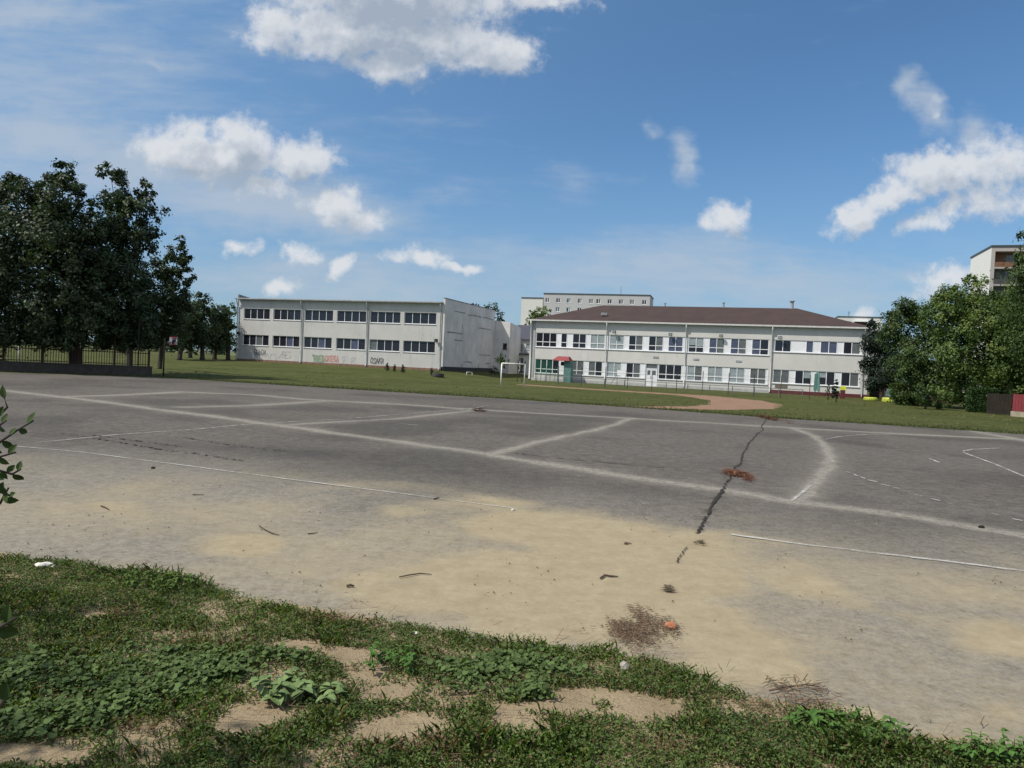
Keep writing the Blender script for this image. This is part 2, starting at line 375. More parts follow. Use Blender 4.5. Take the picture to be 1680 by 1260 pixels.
def build_ground():
    rows = np.exp(np.arange(math.log(1.6), math.log(190), .0075)); us = np.linspace(-1.5, 1.5, 760)
    U, Yv = np.meshgrid(us, rows); X = U * (Yv + 1.0)
    x = X.ravel(); y = Yv.ravel(); nr, nc = U.shape
    z = gz(x, y) + .012 * (fbm(x, y, 1.5, 9) - .5) * sst(45, 8, y)
    # masks for stains and dust, all in ground coordinates
    def line(pts, w, seed, amp=1.0):
        P = [on_plane(*p)[:2] for p in pts]
        d = seg_dist(x + .35 * (fbm(x, y, .9, seed) - .5), y + .35 * (fbm(x, y, .9, seed + 1) - .5), P)
        return amp * np.exp(-(d / w) ** 2) * (.65 + .6 * fbm(x, y, 1.3, seed + 2)) + .32 * amp * np.exp(-(d / (w * 3)) ** 2) * (fbm(x, y, .5, seed + 3) * 1.4)
    dust = np.zeros_like(x)
    for i, (pts, w, amp) in enumerate([
        (((-250, 618), (0, 640), (150, 657), (300, 677), (460, 698), (640, 723), (800, 746), (1000, 778), (1200, 806), (1290, 822), (1480, 846), (1680, 878), (1900, 910)), .22, 1.0),
        (((300, 643), (420, 648), (500, 655), (650, 663), (790, 672.5), (1030, 686), (1300, 702), (1500, 713), (1680, 721), (1900, 735)), .24, 1.0),
        (((800, 746), (880, 725), (940, 713), (990, 703), (1022, 693), (1036, 686)), .14, 1.0), (((1298, 824), (1325, 803), (1350, 778), (1363, 755), (1356, 735), (1335, 715), (1300, 702)), .13, 1.0),
        (((460, 697), (560, 692), (640, 688), (720, 680), (790, 672)), .16, .8), (((100, 651), (200, 648), (300, 643)), .3, .9), (((300, 668), (420, 665), (530, 658)), .35, .7),
        (((1575, 703), (1640, 715), (1720, 730)), .3, .8), (((0, 905), (120, 918), (230, 936)), .28, .6), (((860, 640), (1000, 648), (1250, 676)), .2, .0)]):
        dust = np.maximum(dust, line(pts, w, 20 + i * 7, amp))
    sand = np.zeros_like(x)
    for i, (px, py, rx, ry, a) in enumerate([(960, 885, 230, 52, 1.3), (1040, 935, 200, 60, 1.3), (850, 950, 300, 55, 1.1), (730, 985, 230, 40, .9), (900, 1020, 220, 45, 1.05), (560, 935, 150, 30, .55), (400, 890, 150, 24, .8),
            (140, 842, 170, 24, .65), (30, 850, 90, 22, .4), (320, 945, 100, 16, .35), (1200, 900, 120, 40, .8), (1300, 955, 130, 45, .62), (1120, 1030, 180, 60, 1.0), (1200, 1095, 110, 36, 1.0),
            (1520, 1020, 160, 30, .5), (1640, 1050, 160, 45, .85), (1350, 1185, 150, 30, .8), (1640, 1180, 120, 36, .6), (620, 800, 200, 22, .3), (780, 830, 160, 25, .5), (1900, 1100, 300, 90, .6), (-300, 870, 300, 40, .7)]):
        c = on_plane(px, py); sc = c[1] / F_PX; RX = rx * sc; RY = ry * c[1] ** 2 / (F_PX * EYE)
        xs = (x - c[0]) + 1.6 * (fbm(x, y, .55, 93, 5) - .5) * min(1, RX); ys = (y - c[1]) + 1.6 * (fbm(x, y, .55, 97, 5) - .5) * min(1, RY); r = np.hypot(xs / RX, ys / RY)
        sand = np.maximum(sand, a * np.exp(-(r / .95) ** 2.6))
    edge = fbm(x, y, .9, 71, 6) - .5
    sand = np.clip(sand + edge * 1.1 * sst(.05, .4, sand), 0, 1.2)
    sand = np.maximum(sand, .55 * sst(2.2, 0, y - np.interp(x, ne[:, 0], ne[:, 1])) * fbm(x, y, 1.1, 83))
    near = sst(8.5, 2.5, y - np.interp(x, ne[:, 0], ne[:, 1])); sand = np.maximum(sand, near * (.06 + .75 * fbm(x, y, .6, 87, 5) ** 1.5)); dust = np.maximum(dust, near * (.52 + .45 * fbm(x, y, .5, 89, 5)))
    dark = sst(.45, .72, fbm(x, y, .35, 51, 5)) * .7
    for (px, py, rx, ry, a) in [(1215, 780, 0, 0, 0), (660, 765, 110, 14, .9), (500, 745, 180, 14, .9), (360, 735, 170, 8, .8), (740, 775, 60, 10, 1.0), (1480, 880, 240, 24, .7), (1620, 960, 120, 30, .5), (1000, 800, 140, 12, .5), (880, 780, 80, 10, .6)]:
        if not rx: continue
        c = on_plane(px, py); sc = c[1] / F_PX; r = np.hypot((x - c[0]) / (rx * sc), (y - c[1]) / (ry * c[1] ** 2 / (F_PX * EYE)))
        dark = np.maximum(dark, a * np.exp(-r ** 2) * (.5 + fbm(x, y, 2.5, 61)))
    vat = np.c_[np.clip(sand, 0, 1), np.clip(dust, 0, 1), np.clip(dark, 0, 1), np.ones_like(x)]
    idx = np.arange(nr * nc).reshape(nr, nc)
    Fq = np.stack([idx[:-1, :-1], idx[:-1, 1:], idx[1:, 1:], idx[1:, :-1]], -1).reshape(-1, 4)
    fx = x[Fq].mean(1); fy = y[Fq].mean(1)
    ct = court_mask(fx, fy)
    tk = (~ct) & (track_dist(fx, fy) + .5 * (fbm(fx, fy, 1.2, 14) - .5) < 1) & (fy > 25)
    far = (~ct) & (~tk) & (fy > 22); near = (~ct) & (~tk) & ~far
    V = np.c_[x, y, z]
    def sub(name, m, mt):
        f = Fq[m]; u, inv = np.unique(f, return_inverse=True)
        return structure(np_mesh(name, V[u], inv.reshape(-1, 4), mt, vattr=vat[u], smooth=True))
    # --- asphalt
    k = NT('worn_asphalt'); a = k.attr('mask'); sp = k.N('ShaderNodeSeparateColor'); k.L(a.outputs['Color'], sp.inputs[0])
    big = k.noise(.25, 6, .6); mid = k.noise(2.5, 6, .65); fine = k.noise(26, 8, .85); grit = k.noise(75, 5, .85); coarse = k.noise(5, 8, .8)
    c = k.mix(k.ramp(mid, .3, .7), (.084, .075, .066), (.122, .110, .098)); c = k.mix(k.ramp(big, .35, .65, 0, .5), c, (.130, .121, .112))
    c = k.mix(k.math('MULTIPLY', sp.outputs[2], .75), c, (.050, .047, .044))
    gr = k.ramp(fine, .38, .64); c = k.mix(.85, c, k.mix(gr, (.42, .42, .42), (1.6, 1.57, 1.53)), 'MULTIPLY'); c = k.mix(.8, c, k.mix(k.ramp(coarse, .36, .66), (.68, .67, .66), (1.32, 1.3, 1.27)), 'MULTIPLY')
    c = k.mix(k.ramp(grit, .60, .70, 0, .75), c, (.34, .32, .29))
    dn = k.math('MULTIPLY', sp.outputs[1], k.ramp(k.noise(7, 8, .85), .36, .60, .15, 1.25), True)
    c = k.mix(dn, c, k.mix(gr, (.205, .188, .158), (.31, .287, .245)))
    sn = k.noise(16, 9, .88); sf = k.math('ADD', k.math('MULTIPLY', sp.outputs[0], 1.5), k.math('MULTIPLY', k.math('SUBTRACT', sn, .56), 2.1))
    sf = k.math('MULTIPLY', k.ramp(sf, .10, .92, 0, .96), k.ramp(sp.outputs[0], .02, .15), True)
    sandc = k.mix(k.ramp(k.noise(3, 6, .65), .3, .72), (.28, .230, .148), (.35, .295, .195)); sandc = k.mix(k.ramp(grit, .56, .66, 0, .7), sandc, (.15, .12, .08)); sandc = k.mix(.6, sandc, k.mix(k.ramp(k.noise(9, 8, .85), .36, .66), (.78, .76, .74), (1.2, 1.2, 1.2)), 'MULTIPLY')
    c = k.mix(sf, c, sandc)
    k.color(c); k.rough(.93); k.b.inputs['Specular IOR Level'].default_value = .2; k.bump(k.math('ADD', fine, k.math('MULTIPLY', grit, .5)), .5, .006)
    sub('asphalt_court', ct, k.m)
    # --- grass field
    k = NT('mown_grass'); n1 = k.noise(.12, 5, .6); n2 = k.noise(.9, 6, .7, stretch=(1, 1.6, 1)); n3 = k.noise(18, 4, .8)
    c = k.mix(k.ramp(n1, .35, .65), (.058, .072, .022), (.084, .095, .030)); c = k.mix(k.ramp(n2, .42, .66, 0, .85), c, (.120, .118, .046)); c = k.mix(k.ramp(k.noise(.16, 7, .75, stretch=(.5, 2.2, 1)), .50, .62, 0, .7), c, (.046, .064, .018))
    c = k.mix(k.ramp(k.noise(.35, 6, .75), .57, .68, 0, .6), c, (.15, .13, .075))
    c = k.mix(.8, c, k.mix(k.ramp(n3, .3, .7), (.55, .55, .5), (1.35, 1.35, 1.3)), 'MULTIPLY')
    k.color(c); k.rough(1); k.b.inputs['Specular IOR Level'].default_value = .1; k.bump(n3, 1, .08); grass_m = k.m
    sub('grass_field', far, k.m)
    k = NT('red_dirt'); c = k.mix(k.ramp(k.noise(1.1, 6, .7), .3, .7), (.195, .105, .062), (.255, .155, .095)); c = k.mix(k.ramp(k.noise(.7, 5, .7), .55, .75, 0, .7), c, (.085, .095, .035))
    c = k.mix(k.ramp(k.noise(40, 3, .8), .55, .75, 0, .4), c, (.12, .09, .06)); k.color(c); k.rough(1)
    sub('running_track', tk, k.m)
    k = NT('bare_soil'); c = k.mix(k.ramp(k.noise(3.5, 6, .7), .3, .7), (.25, .185, .11), (.37, .29, .18)); g2 = k.noise(45, 4, .75)
    c = k.mix(k.ramp(g2, .5, .72, 0, .7), c, (.13, .10, .062)); k.color(c); k.rough(1); k.bump(k.math('ADD', g2, k.noise(9, 4)), .8, .025)
    sub('ground', near, k.m)
    k = NT('far_meadow'); c = k.mix(k.ramp(k.noise(.02, 5, .6), .3, .7), (.07, .085, .03), (.12, .12, .05)); k.color(c); k.rough(1)
    m = MB(); R = 2500; ring = [(R * math.cos(a), R * math.sin(a) , -.12) for a in np.linspace(0, 2 * math.pi, 65)[:-1]]; m.quad(*ring)
    structure(m.build('terrain', k.m))
build_ground()

# ------------------------------------------------------------------ court lines and cracks
def strip(mb, pts, w, wob=0, z=.012, step=.12, skip=0):
    P = [Vector(p) for p in pts]; out = []
    for a, b in zip(P[:-1], P[1:]):
        n = max(1, int((b - a).length / step))
        for i in range(n): out.append(a.lerp(b, i / n))
    out.append(P[-1]); prev = None
    for i, p in enumerate(out):
        d = (out[min(i + 1, len(out) - 1)] - out[max(i - 1, 0)]); d.z = 0; d.normalize(); nrm = Vector((-d.y, d.x, 0))
        ww = w * (1 + wob * random.uniform(-.9, .9)); q = p + nrm * random.uniform(-1, 1) * w * wob * .8
        l = q + nrm * ww / 2; r = q - nrm * ww / 2
        zz = z + .01 * 0
        cur = ((l.x, l.y, zz), (r.x, r.y, zz))
        if prev and not (skip and random.random() < skip): mb.quad(prev[0], prev[1], cur[1], cur[0])
        prev = cur
def gp(px, py): v = on_plane(px, py); return Vector((v[0], v[1], 0))
def worn_paint():
    k = NT('worn_white_paint'); k.color(k.mix(k.ramp(k.noise(4, 5), .3, .7), (.42, .41, .38), (.56, .55, .52))); k.rough(.9)
    tr = k.N('ShaderNodeBsdfTransparent'); mx = k.N('ShaderNodeMixShader')
    k.L(k.ramp(k.math('ADD', k.noise(1.3, 5, .7), k.math('MULTIPLY', k.noise(38, 4, .8), .6)), .70, .96, .12, 1), mx.inputs[0])
    k.L(k.b.outputs[0], mx.inputs[1]); k.L(tr.outputs[0], mx.inputs[2]); k.L(mx.outputs[0], k.out.inputs[0]); return k.m
PAINT = worn_paint()
mb = MB()
for pts, w in [(((30, 733), (130, 742), (300, 764), (420, 780), (560, 798), (700, 816), (850, 836)), .04), (((1200, 878), (1300, 892), (1450, 910), (1560, 923), (1690, 939.5)), .065),
        (((60, 727), (200, 713), (330, 704), (400, 697), (560, 688), (680, 678), (770, 671), (805, 665)), .05), (((1700, 791), (1640, 765), (1600, 750), (1582, 743.5), (1580, 740.5), (1596, 737.5), (1640, 735.5)), .06),
        (((1355, 721), (1375, 717), (1400, 714.5), (1430, 713), (1480, 713)), .05), (((760, 655), (840, 660), (930, 667)), .045), (((1300, 822), (1330, 797)), .055)]:
    strip(mb, [gp(*p) for p in pts], w, .25)
dash = [(1424, 788), (1446, 795), (1463, 799.5), (1480, 805), (1500, 812), (1528, 819), (1553, 825.5), (1590, 834), (1626, 843), (1662, 852), (1700, 862)]
for p in dash:
    a = gp(*p); b = gp(p[0] + 14, p[1] + 3.2); strip(mb, [a, b], .055, .3)
for i in range(16):
    t = i / 15; px = 1344 + 26 * t ** 1.3; py = 726 + 40 * t; a = gp(px, py); b = gp(px + 6, py + 1.2); strip(mb, [a, b], .05 , .3)
for i, p in enumerate([(1388, 774), (1400, 778.5), (1412, 783)]): strip(mb, [gp(*p), gp(p[0] + 8, p[1] + 3)], .05, .3)
strip(mb, [gp(1525, 753), gp(1540, 759)], .07, .3); strip(mb, [gp(655, 696), gp(685, 698)], .06, .3)
structure(mb.build('court_lines', PAINT))
CRACK = mat('crack_earth', (.020, .015, .011), 1, .5, 30)
mb = MB()
ck = [(1258, 686), (1254, 693), (1249, 700), (1252, 706), (1242, 712), (1234, 722), (1228, 727), (1225, 737), (1218, 744), (1216, 755), (1216, 762), (1206, 766), (1204, 772), (1200, 782), (1196, 788), (1190, 795), (1186, 805), (1176, 818), (1168, 830), (1163, 836), (1166, 843), (1158, 850), (1154, 860), (1147, 870), (1143, 876)]
strip(mb, [gp(*p) for p in ck], .030, .95, .016, .06)
strip(mb, [gp(*p) for p in ((1186, 806), (1176, 819), (1167, 832))], .032, .9, .017, .05)
strip(mb, [gp(*p) for p in ((1127, 899), (1121, 906), (1119, 911), (1113, 917), (1110, 924))], .014, .9, .016, .035)
strip(mb, [gp(*p) for p in ((845, 744), (900, 751), (970, 757), (1060, 766), (1090, 768))], .035, .6, .016, .08, .15)
for pts, w in [(((96, 711), (140, 717), (200, 727), (250, 736), (320, 745), (400, 757)), .05), (((150, 715), (190, 719), (240, 726), (300, 733)), .04), (((300, 718), (380, 731), (470, 741)), .04)]:
    strip(mb, [gp(*p) for p in pts], w, .9, .016, .05, .35)
for i in range(60):
    p = random.choice(ck[4:]); a = gp(p[0] + random.uniform(-4, 4), p[1] + random.uniform(-3, 3)); strip(mb, [a, a + Vector((random.uniform(-.2, .2), random.uniform(-.15, .15), 0))], .012, .8, .0165, .05)
structure(mb.build('pavement_cracks', CRACK))

# ------------------------------------------------------------------ leaf clouds and trees
def leaves_np(C, nrm, L, W, col, fold=0.0):
    """rhombic leaves at centres C with normals nrm (n,3), lengths L, widths W"""
    n = len(C); nrm = nrm / (np.linalg.norm(nrm, axis=1, keepdims=True) + 1e-9)
    r = rng.normal(size=(n, 3)); u = np.cross(nrm, r); u /= np.linalg.norm(u, axis=1, keepdims=True) + 1e-9; w = np.cross(nrm, u)
    L = np.broadcast_to(L, (n,))[:, None]; W = np.broadcast_to(W, (n,))[:, None]
    V = np.stack([C - u * L / 2, C + w * W / 2 + nrm * W * fold, C + u * L / 2, C - w * W / 2 + nrm * W * fold], 1).reshape(-1, 3)
    return V, np.arange(4 * n).reshape(n, 4), col
def crown_np(lobes, leaf, dens, pal, clump=.30, up=.35):
    Vs = []; Cs = []
    pal = np.array(pal)
    for (c, r) in lobes:
        c = np.array(c); r = np.array(r if hasattr(r, '__len__') else (r, r, r))
        n = int(9 * dens * (r[0] * r[2]) / leaf ** 2); K = max(5, int(n / 60))
        dr = rng.normal(size=(K, 3)); dr /= np.linalg.norm(dr, axis=1, keepdims=True)
        cc = dr * (.40 + .62 * rng.random((K, 1)) ** .6)
        hue = rng.random(K)
        ix = rng.integers(0, K, n)
        p = cc[ix] + rng.normal(size=(n, 3)) * clump * .5
        P = c + p * r
        nm = p * 1.3 + rng.normal(size=(n, 3)) * .65 + np.array([0, 0, up])
        t = np.clip(hue[ix] * .7 + rng.random(n) * .3, 0, .999) * (len(pal) - 1)
        i0 = t.astype(int); f = (t - i0)[:, None]; col = pal[i0] * (1 - f) + pal[i0 + 1] * f
        s = leaf * (.6 + .8 * rng.random(n))
        V, Fq, col = leaves_np(P, nm, s, s * .62, col, .15)
        Vs.append(V); Cs.append(col)
    V = np.concatenate(Vs); return V, np.arange(len(V)).reshape(-1, 4), np.concatenate(Cs)
def tree(name, label, base, lobes_px, Y, leaf, dens, pal, trunk_r, group=None, clump=.34, trunk_top=None, extra=1, spread=.75, limbs=True, cat='tree', flat=1.0, shrink=.92):
    base = Vector(base); sc = Y / F_PX
    lobes = []
    for (px, py, r) in lobes_px:
        p = at_depth(px, py, Y); R = r * sc * shrink
        lobes.append(((p.x, p.y + random.uniform(-.35, .35) * R * spread, p.z), (R, R, R * flat)))
        for _ in range(extra):
            sgn = random.choice((-1, 1)); R2 = R * random.uniform(.7, .95)
            lobes.append(((p.x + random.uniform(-.3, .3) * R, p.y + sgn * R * random.uniform(.6, 1.2) * spread, p.z + random.uniform(-.35, .15) * R), (R2, R2, R2 * flat)))
    t = thing(name, label, cat, base, group)
    V, Fq, col = crown_np(lobes, leaf, dens, pal, clump)
    np_mesh('crown', V, Fq, LEAF, t, col)
    mb = MB(); zs = sorted(l[0][2] for l in lobes); ztop = base.z + (trunk_top if trunk_top else (zs[len(zs) // 2] - base.z) * .75)
    cx = sum(l[0][0] for l in lobes) / len(lobes); cy = sum(l[0][1] for l in lobes) / len(lobes)
    mid = Vector((base.x * .7 + cx * .3, base.y * .7 + cy * .3, ztop))
    mb.tube([base + Vector((0, 0, -.1)), base + Vector((0, 0, .25)), base.lerp(mid, .5) + Vector((.06, 0, 0)), mid], [trunk_r * 1.35, trunk_r, trunk_r * .85, trunk_r * .6], 9)
    if limbs:
        for (c, r) in lobes[:: 2 if len(lobes) > 12 else 1]:
            c = Vector(c); st = base.lerp(mid, random.uniform(.55, 1)); md = st.lerp(c, .5) + Vector((0, 0, .06 * (c - st).length))
            mb.tube([st, md, c], [trunk_r * .38, trunk_r * .2, trunk_r * .06], 5)
    mb.build('trunk', BARK, t, True)
    return t
P_DARK = [(.015, .026, .012), (.027, .044, .019), (.042, .066, .028), (.068, .098, .044)]
P_MID = [(.030, .052, .014), (.052, .086, .022), (.080, .120, .030)]
P_LIGHT = [(.036, .070, .016), (.066, .112, .026), (.106, .155, .036), (.145, .195, .048)]
P_SPRUCE = [(.010, .020, .014), (.016, .030, .020), (.024, .040, .026)]
YA = 46.5
tree('leafy_tree', 'tallest dark broad tree on the left, thick trunk before the railing fence', at(124, 611), [(97, 282, 26), (80, 298, 22), (118, 300, 24), (60, 315, 26), (12, 305, 26), (25, 330, 38), (65, 345, 42), (112, 335, 36), (146, 342, 20), (150, 372, 30), (135, 400, 34), (-25, 330, 40), (125, 375, 36), (35, 385, 60), (85, 400, 60), (-30, 400, 66), (128, 425, 48), (50, 450, 66), (-15, 465, 66), (110, 470, 56), (148, 480, 36), (30, 510, 56), (95, 518, 52), (-35, 525, 60), (145, 520, 40), (70, 545, 36), (10, 548, 36), (120, 548, 30)], YA, .21, 2.5, P_DARK, .40, 'trees along the left fence', extra=1, shrink=.93, clump=.3)
tree('leafy_tree', 'dark tree with two rounded tops right beside the tallest one on the left', at(212, 606), [(184, 288, 22), (180, 318, 34), (205, 335, 26), (238, 312, 20), (240, 345, 30), (218, 370, 38), (246, 382, 18), (180, 372, 34), (222, 405, 36), (175, 425, 46), (205, 450, 44), (170, 480, 46), (215, 492, 44), (190, 525, 46), (228, 530, 36), (165, 545, 36), (205, 552, 30)], 50, .21, 2.5, P_DARK, .26, 'trees along the left fence', extra=1, shrink=.93, clump=.3)
tree('leafy_tree', 'smaller dark tree leaning right at the end of the railing fence', at(262, 605), [(300, 402, 14), (290, 420, 20), (306, 430, 14), (276, 438, 24), (262, 455, 28), (298, 452, 20), (250, 480, 32), (284, 482, 28), (304, 470, 12), (262, 512, 36), (288, 512, 24), (240, 530, 36), (272, 540, 32), (250, 556, 24)], 54, .21, 2.5, P_DARK, .22, 'trees along the left fence', extra=1, shrink=.93, clump=.3)
bt = [((332, 586), [(332, 492, 14), (328, 510, 20), (322, 530, 26), (334, 540, 26), (326, 558, 22)], 'pointed dark tree behind the small red and white board', P_DARK, 88),
      ((352, 588), [(352, 508, 14), (360, 520, 20), (350, 540, 24), (352, 558, 22)], 'dark round tree second from the left end of the graffiti building', P_DARK, 92),
      ((374, 590), [(372, 506, 14), (362, 526, 22), (369, 535, 18), (363, 554, 22), (371, 562, 16)], 'mid green round tree touching the left end of the graffiti building', P_MID, 94),
      ((295, 583), [(296, 508, 22), (290, 530, 28), (304, 540, 24), (294, 556, 22)], 'dark tree just left of the small red and white board', P_DARK, 84),
      ((312, 584), [(313, 505, 18), (312, 530, 24), (314, 556, 20)], 'slim dark tree standing between the left fence trees and the pointed tree', P_DARK, 97)]
for b, lb, lab, pal, Y in bt:
    g = at(*b); p = at_depth(b[0], b[1], Y); tree('leafy_tree', lab, (p.x, p.y, min(p.z, float(gz(p.x, p.y)))), lb, Y, .32, 1.9, pal, .28, 'trees beside the graffiti building', extra=2)
tree('leafy_tree', 'dark tree top showing above the sloping side wall of the graffiti building', (0.0 - 4.0, 130, .3), [(792, 512, 16), (805, 508, 14), (812, 522, 18), (782, 506, 10), (800, 530, 22)], 132, .45, 1.2, P_DARK, .3, 'trees behind the buildings', clump=.3)
tree('leafy_tree', 'pale green tree behind the left end of the brown school roof', (5.0, 118, .0), [(882, 516, 18), (893, 512, 12), (874, 528, 18), (888, 532, 20), (870, 540, 14)], 118, .42, 1.2, P_LIGHT, .3, 'trees behind the buildings', clump=.3)
# right-hand trees
def rb(px, py): return at(px, py)
tree('conifer_tree', 'dark shaggy conifer covering the right end of the school', rb(1446, 655), [(1440, 545, 18), (1432, 560, 22), (1452, 565, 26), (1436, 590, 24), (1462, 600, 30), (1440, 618, 26), (1462, 612, 22), (1428, 532, 9), (1436, 632, 16)], 74, .2, 3.0, P_SPRUCE, .22, 'trees on the right edge of the field', extra=1)
tree('leafy_tree', 'mid green tree with a ragged pointed top right of the dark conifer', rb(1498, 664), [(1490, 500, 20), (1478, 515, 24), (1505, 515, 26), (1482, 548, 34), (1515, 550, 32), (1495, 585, 36), (1480, 615, 30), (1512, 620, 34), (1495, 645, 26), (1478, 648, 22), (1512, 655, 20)], 62, .2, 2.6, P_MID, .12, 'trees on the right edge of the field', extra=1)
tree('leafy_tree', 'yellow green tree with the widest crown on the right, behind the clipped hedge', rb(1590, 668), [(1548, 490, 22), (1540, 520, 32), (1580, 500, 34), (1610, 480, 26), (1562, 545, 40), (1605, 530, 42), (1545, 585, 38), (1590, 585, 46), (1555, 622, 34), (1620, 570, 40), (1600, 625, 34), (1550, 645, 28), (1560, 478, 12), (1597, 460, 12)], 60, .2, 2.6, P_LIGHT, .22, 'trees on the right edge of the field', extra=1)
tree('leafy_tree', 'bright green tree at the right edge below the tower block', rb(1655, 668), [(1656, 488, 26), (1640, 520, 36), (1675, 510, 36), (1650, 560, 42), (1690, 560, 44), (1660, 605, 42), (1630, 600, 30), (1690, 620, 40), (1645, 640, 30), (1670, 650, 30)], 60, .2, 2.6, P_LIGHT, .24, 'trees on the right edge of the field', extra=1)
tree('leafy_tree', 'tall green tree cut off at the right edge before the tower block', rb(1725, 690), [(1688, 392, 18), (1692, 420, 18), (1690, 445, 18), (1700, 432, 22), (1735, 400, 50), (1706, 470, 26), (1720, 470, 60), (1706, 520, 38), (1740, 540, 60)], 48, .18, 2.4, P_MID, .26, 'trees on the right edge of the field', extra=2, shrink=1.0)
tree('leafy_bush', 'low green bush at the foot of the right hand trees', rb(1518, 671), [(1500, 640, 16), (1518, 648, 18), (1535, 655, 16), (1545, 640, 18)], 55.5, .2, 1.4, P_MID, .07, None, extra=1, cat='bush', limbs=False)
# far wood on the horizon
def treeline():
    Vs = []; Cs = []
    lob = []
    for px in np.arange(-1400, 3000, 22):
        if 380 < px < 1420: continue
        Y = random.uniform(190, 230); p = at_depth(px, 580, Y); r = random.uniform(4.5, 7.5)
        if px > 1400: r *= .75
        lob.append(((p.x, Y, r * .62 + random.uniform(0, 2.5)), (r * 1.2, r, r)))
    V, Fq, col = crown_np(lob, .75, 1.3, P_DARK); o = np_mesh('distant_wood', V, Fq, LEAF, None, col); tag(o, kind='stuff', label='distant dark belt of trees along the horizon', cat='wood')
treeline()

# ------------------------------------------------------------------ building helpers
def wall_with_openings(mb, pl, s0, s1, z0, z1, ops, depth=.18):
    ss = sorted({s0, s1, *[v for o in ops for v in o[:2]]}); zs = sorted({z0, z1, *[v for o in ops for v in o[2:]]})
    inside = lambda a, b: any(o[0] - 1e-6 < a < o[1] + 1e-6 and o[2] - 1e-6 < b < o[3] + 1e-6 for o in ops)
    for a, b in zip(ss[:-1], ss[1:]):
        for c, d in zip(zs[:-1], zs[1:]):
            if not inside((a + b) / 2, (c + d) / 2): mb.quad(pl.pt(a, c), pl.pt(b, c), pl.pt(b, d), pl.pt(a, d))
    for (a, b, c, d) in ops:
        mb.quad(pl.pt(a, c), pl.pt(b, c), pl.pt(b, c, -depth), pl.pt(a, c, -depth)); mb.quad(pl.pt(a, d), pl.pt(a, d, -depth), pl.pt(b, d, -depth), pl.pt(b, d))
        mb.quad(pl.pt(a, c), pl.pt(a, c, -depth), pl.pt(a, d, -depth), pl.pt(a, d)); mb.quad(pl.pt(b, c), pl.pt(b, d), pl.pt(b, d, -depth), pl.pt(b, c, -depth))
def window(par, pl, s0, s1, z0, z1, n, transom=None, kinds='d', rec=.12, fw=.06, fmat=None, sill=True, sub=True):
    """frame part with its panes (and sill) as sub-parts"""
    mb = MB(); o0, o1 = -rec - .05, -rec + .03
    mb.pbox(pl, s0, s1, z0, z0 + fw, o0, o1); mb.pbox(pl, s0, s1, z1 - fw, z1, o0, o1)
    w = (s1 - s0) / n
    for i in range(n + 1):
        c = s0 + i * w; h = fw / 2 if 0 < i < n else fw
        a = s0 if i == 0 else (s1 - fw if i == n else c - h)
        b = a + (fw if i in (0, n) else 2 * h)
        mb.pbox(pl, a, b, z0 + fw, z1 - fw, o0, o1)
    if transom:
        zt = z0 + (z1 - z0) * transom
        for i in range(n): mb.pbox(pl, s0 + i * w + fw * (1 if i == 0 else .5), s0 + (i + 1) * w - fw * (1 if i == n - 1 else .5), zt - fw * .55, zt + fw * .55, o0 + .004, o1 - .004)
    fr = mb.build('window', fmat or WHITE, par)
    if not sub: 
        pass
    g = MB(); ms = [GLASS_DK, GLASS_BLIND, GLASS_GREY, GLASS_BLUE, GLASS_GREEN]; key = 'dbguv'
    for i in range(n):
        a, b = s0 + i * w, s0 + (i + 1) * w; kk = kinds[i % len(kinds)]
        if kk == 'h':     # blind drawn half way
            zm = z0 + (z1 - z0) * random.uniform(.4, .6); g.m = 0; g.quad(pl.pt(a, z0, -rec - .02), pl.pt(b, z0, -rec - .02), pl.pt(b, zm, -rec - .02), pl.pt(a, zm, -rec - .02)); g.m = 1; g.quad(pl.pt(a, zm, -rec - .02), pl.pt(b, zm, -rec - .02), pl.pt(b, z1, -rec - .02), pl.pt(a, z1, -rec - .02)); continue
        g.m = key.index(kk); g.quad(pl.pt(a, z0, -rec - .02), pl.pt(b, z0, -rec - .02), pl.pt(b, z1, -rec - .02), pl.pt(a, z1, -rec - .02))
    g.build('pane', ms, fr)
    if sill:
        s_ = MB(); s_.pbox(pl, s0 - .04, s1 + .04, z0 - .05, z0 - .004, -rec - .04, .07); s_.build('sill', fmat or WHITE, fr)
    return fr
def downpipe(par, pl, s, ztop, zbot, out=.14, r=.055, m=None, eave=.55):
    mb = MB(); mb.tube([pl.pt(s, ztop, eave), pl.pt(s, ztop - .35, eave - .03), pl.pt(s, ztop - .85, out), pl.pt(s, zbot + .1, out), pl.pt(s, zbot, out + .1)], r, 8)
    mb.build('downpipe', m or GUTTER, par, True)

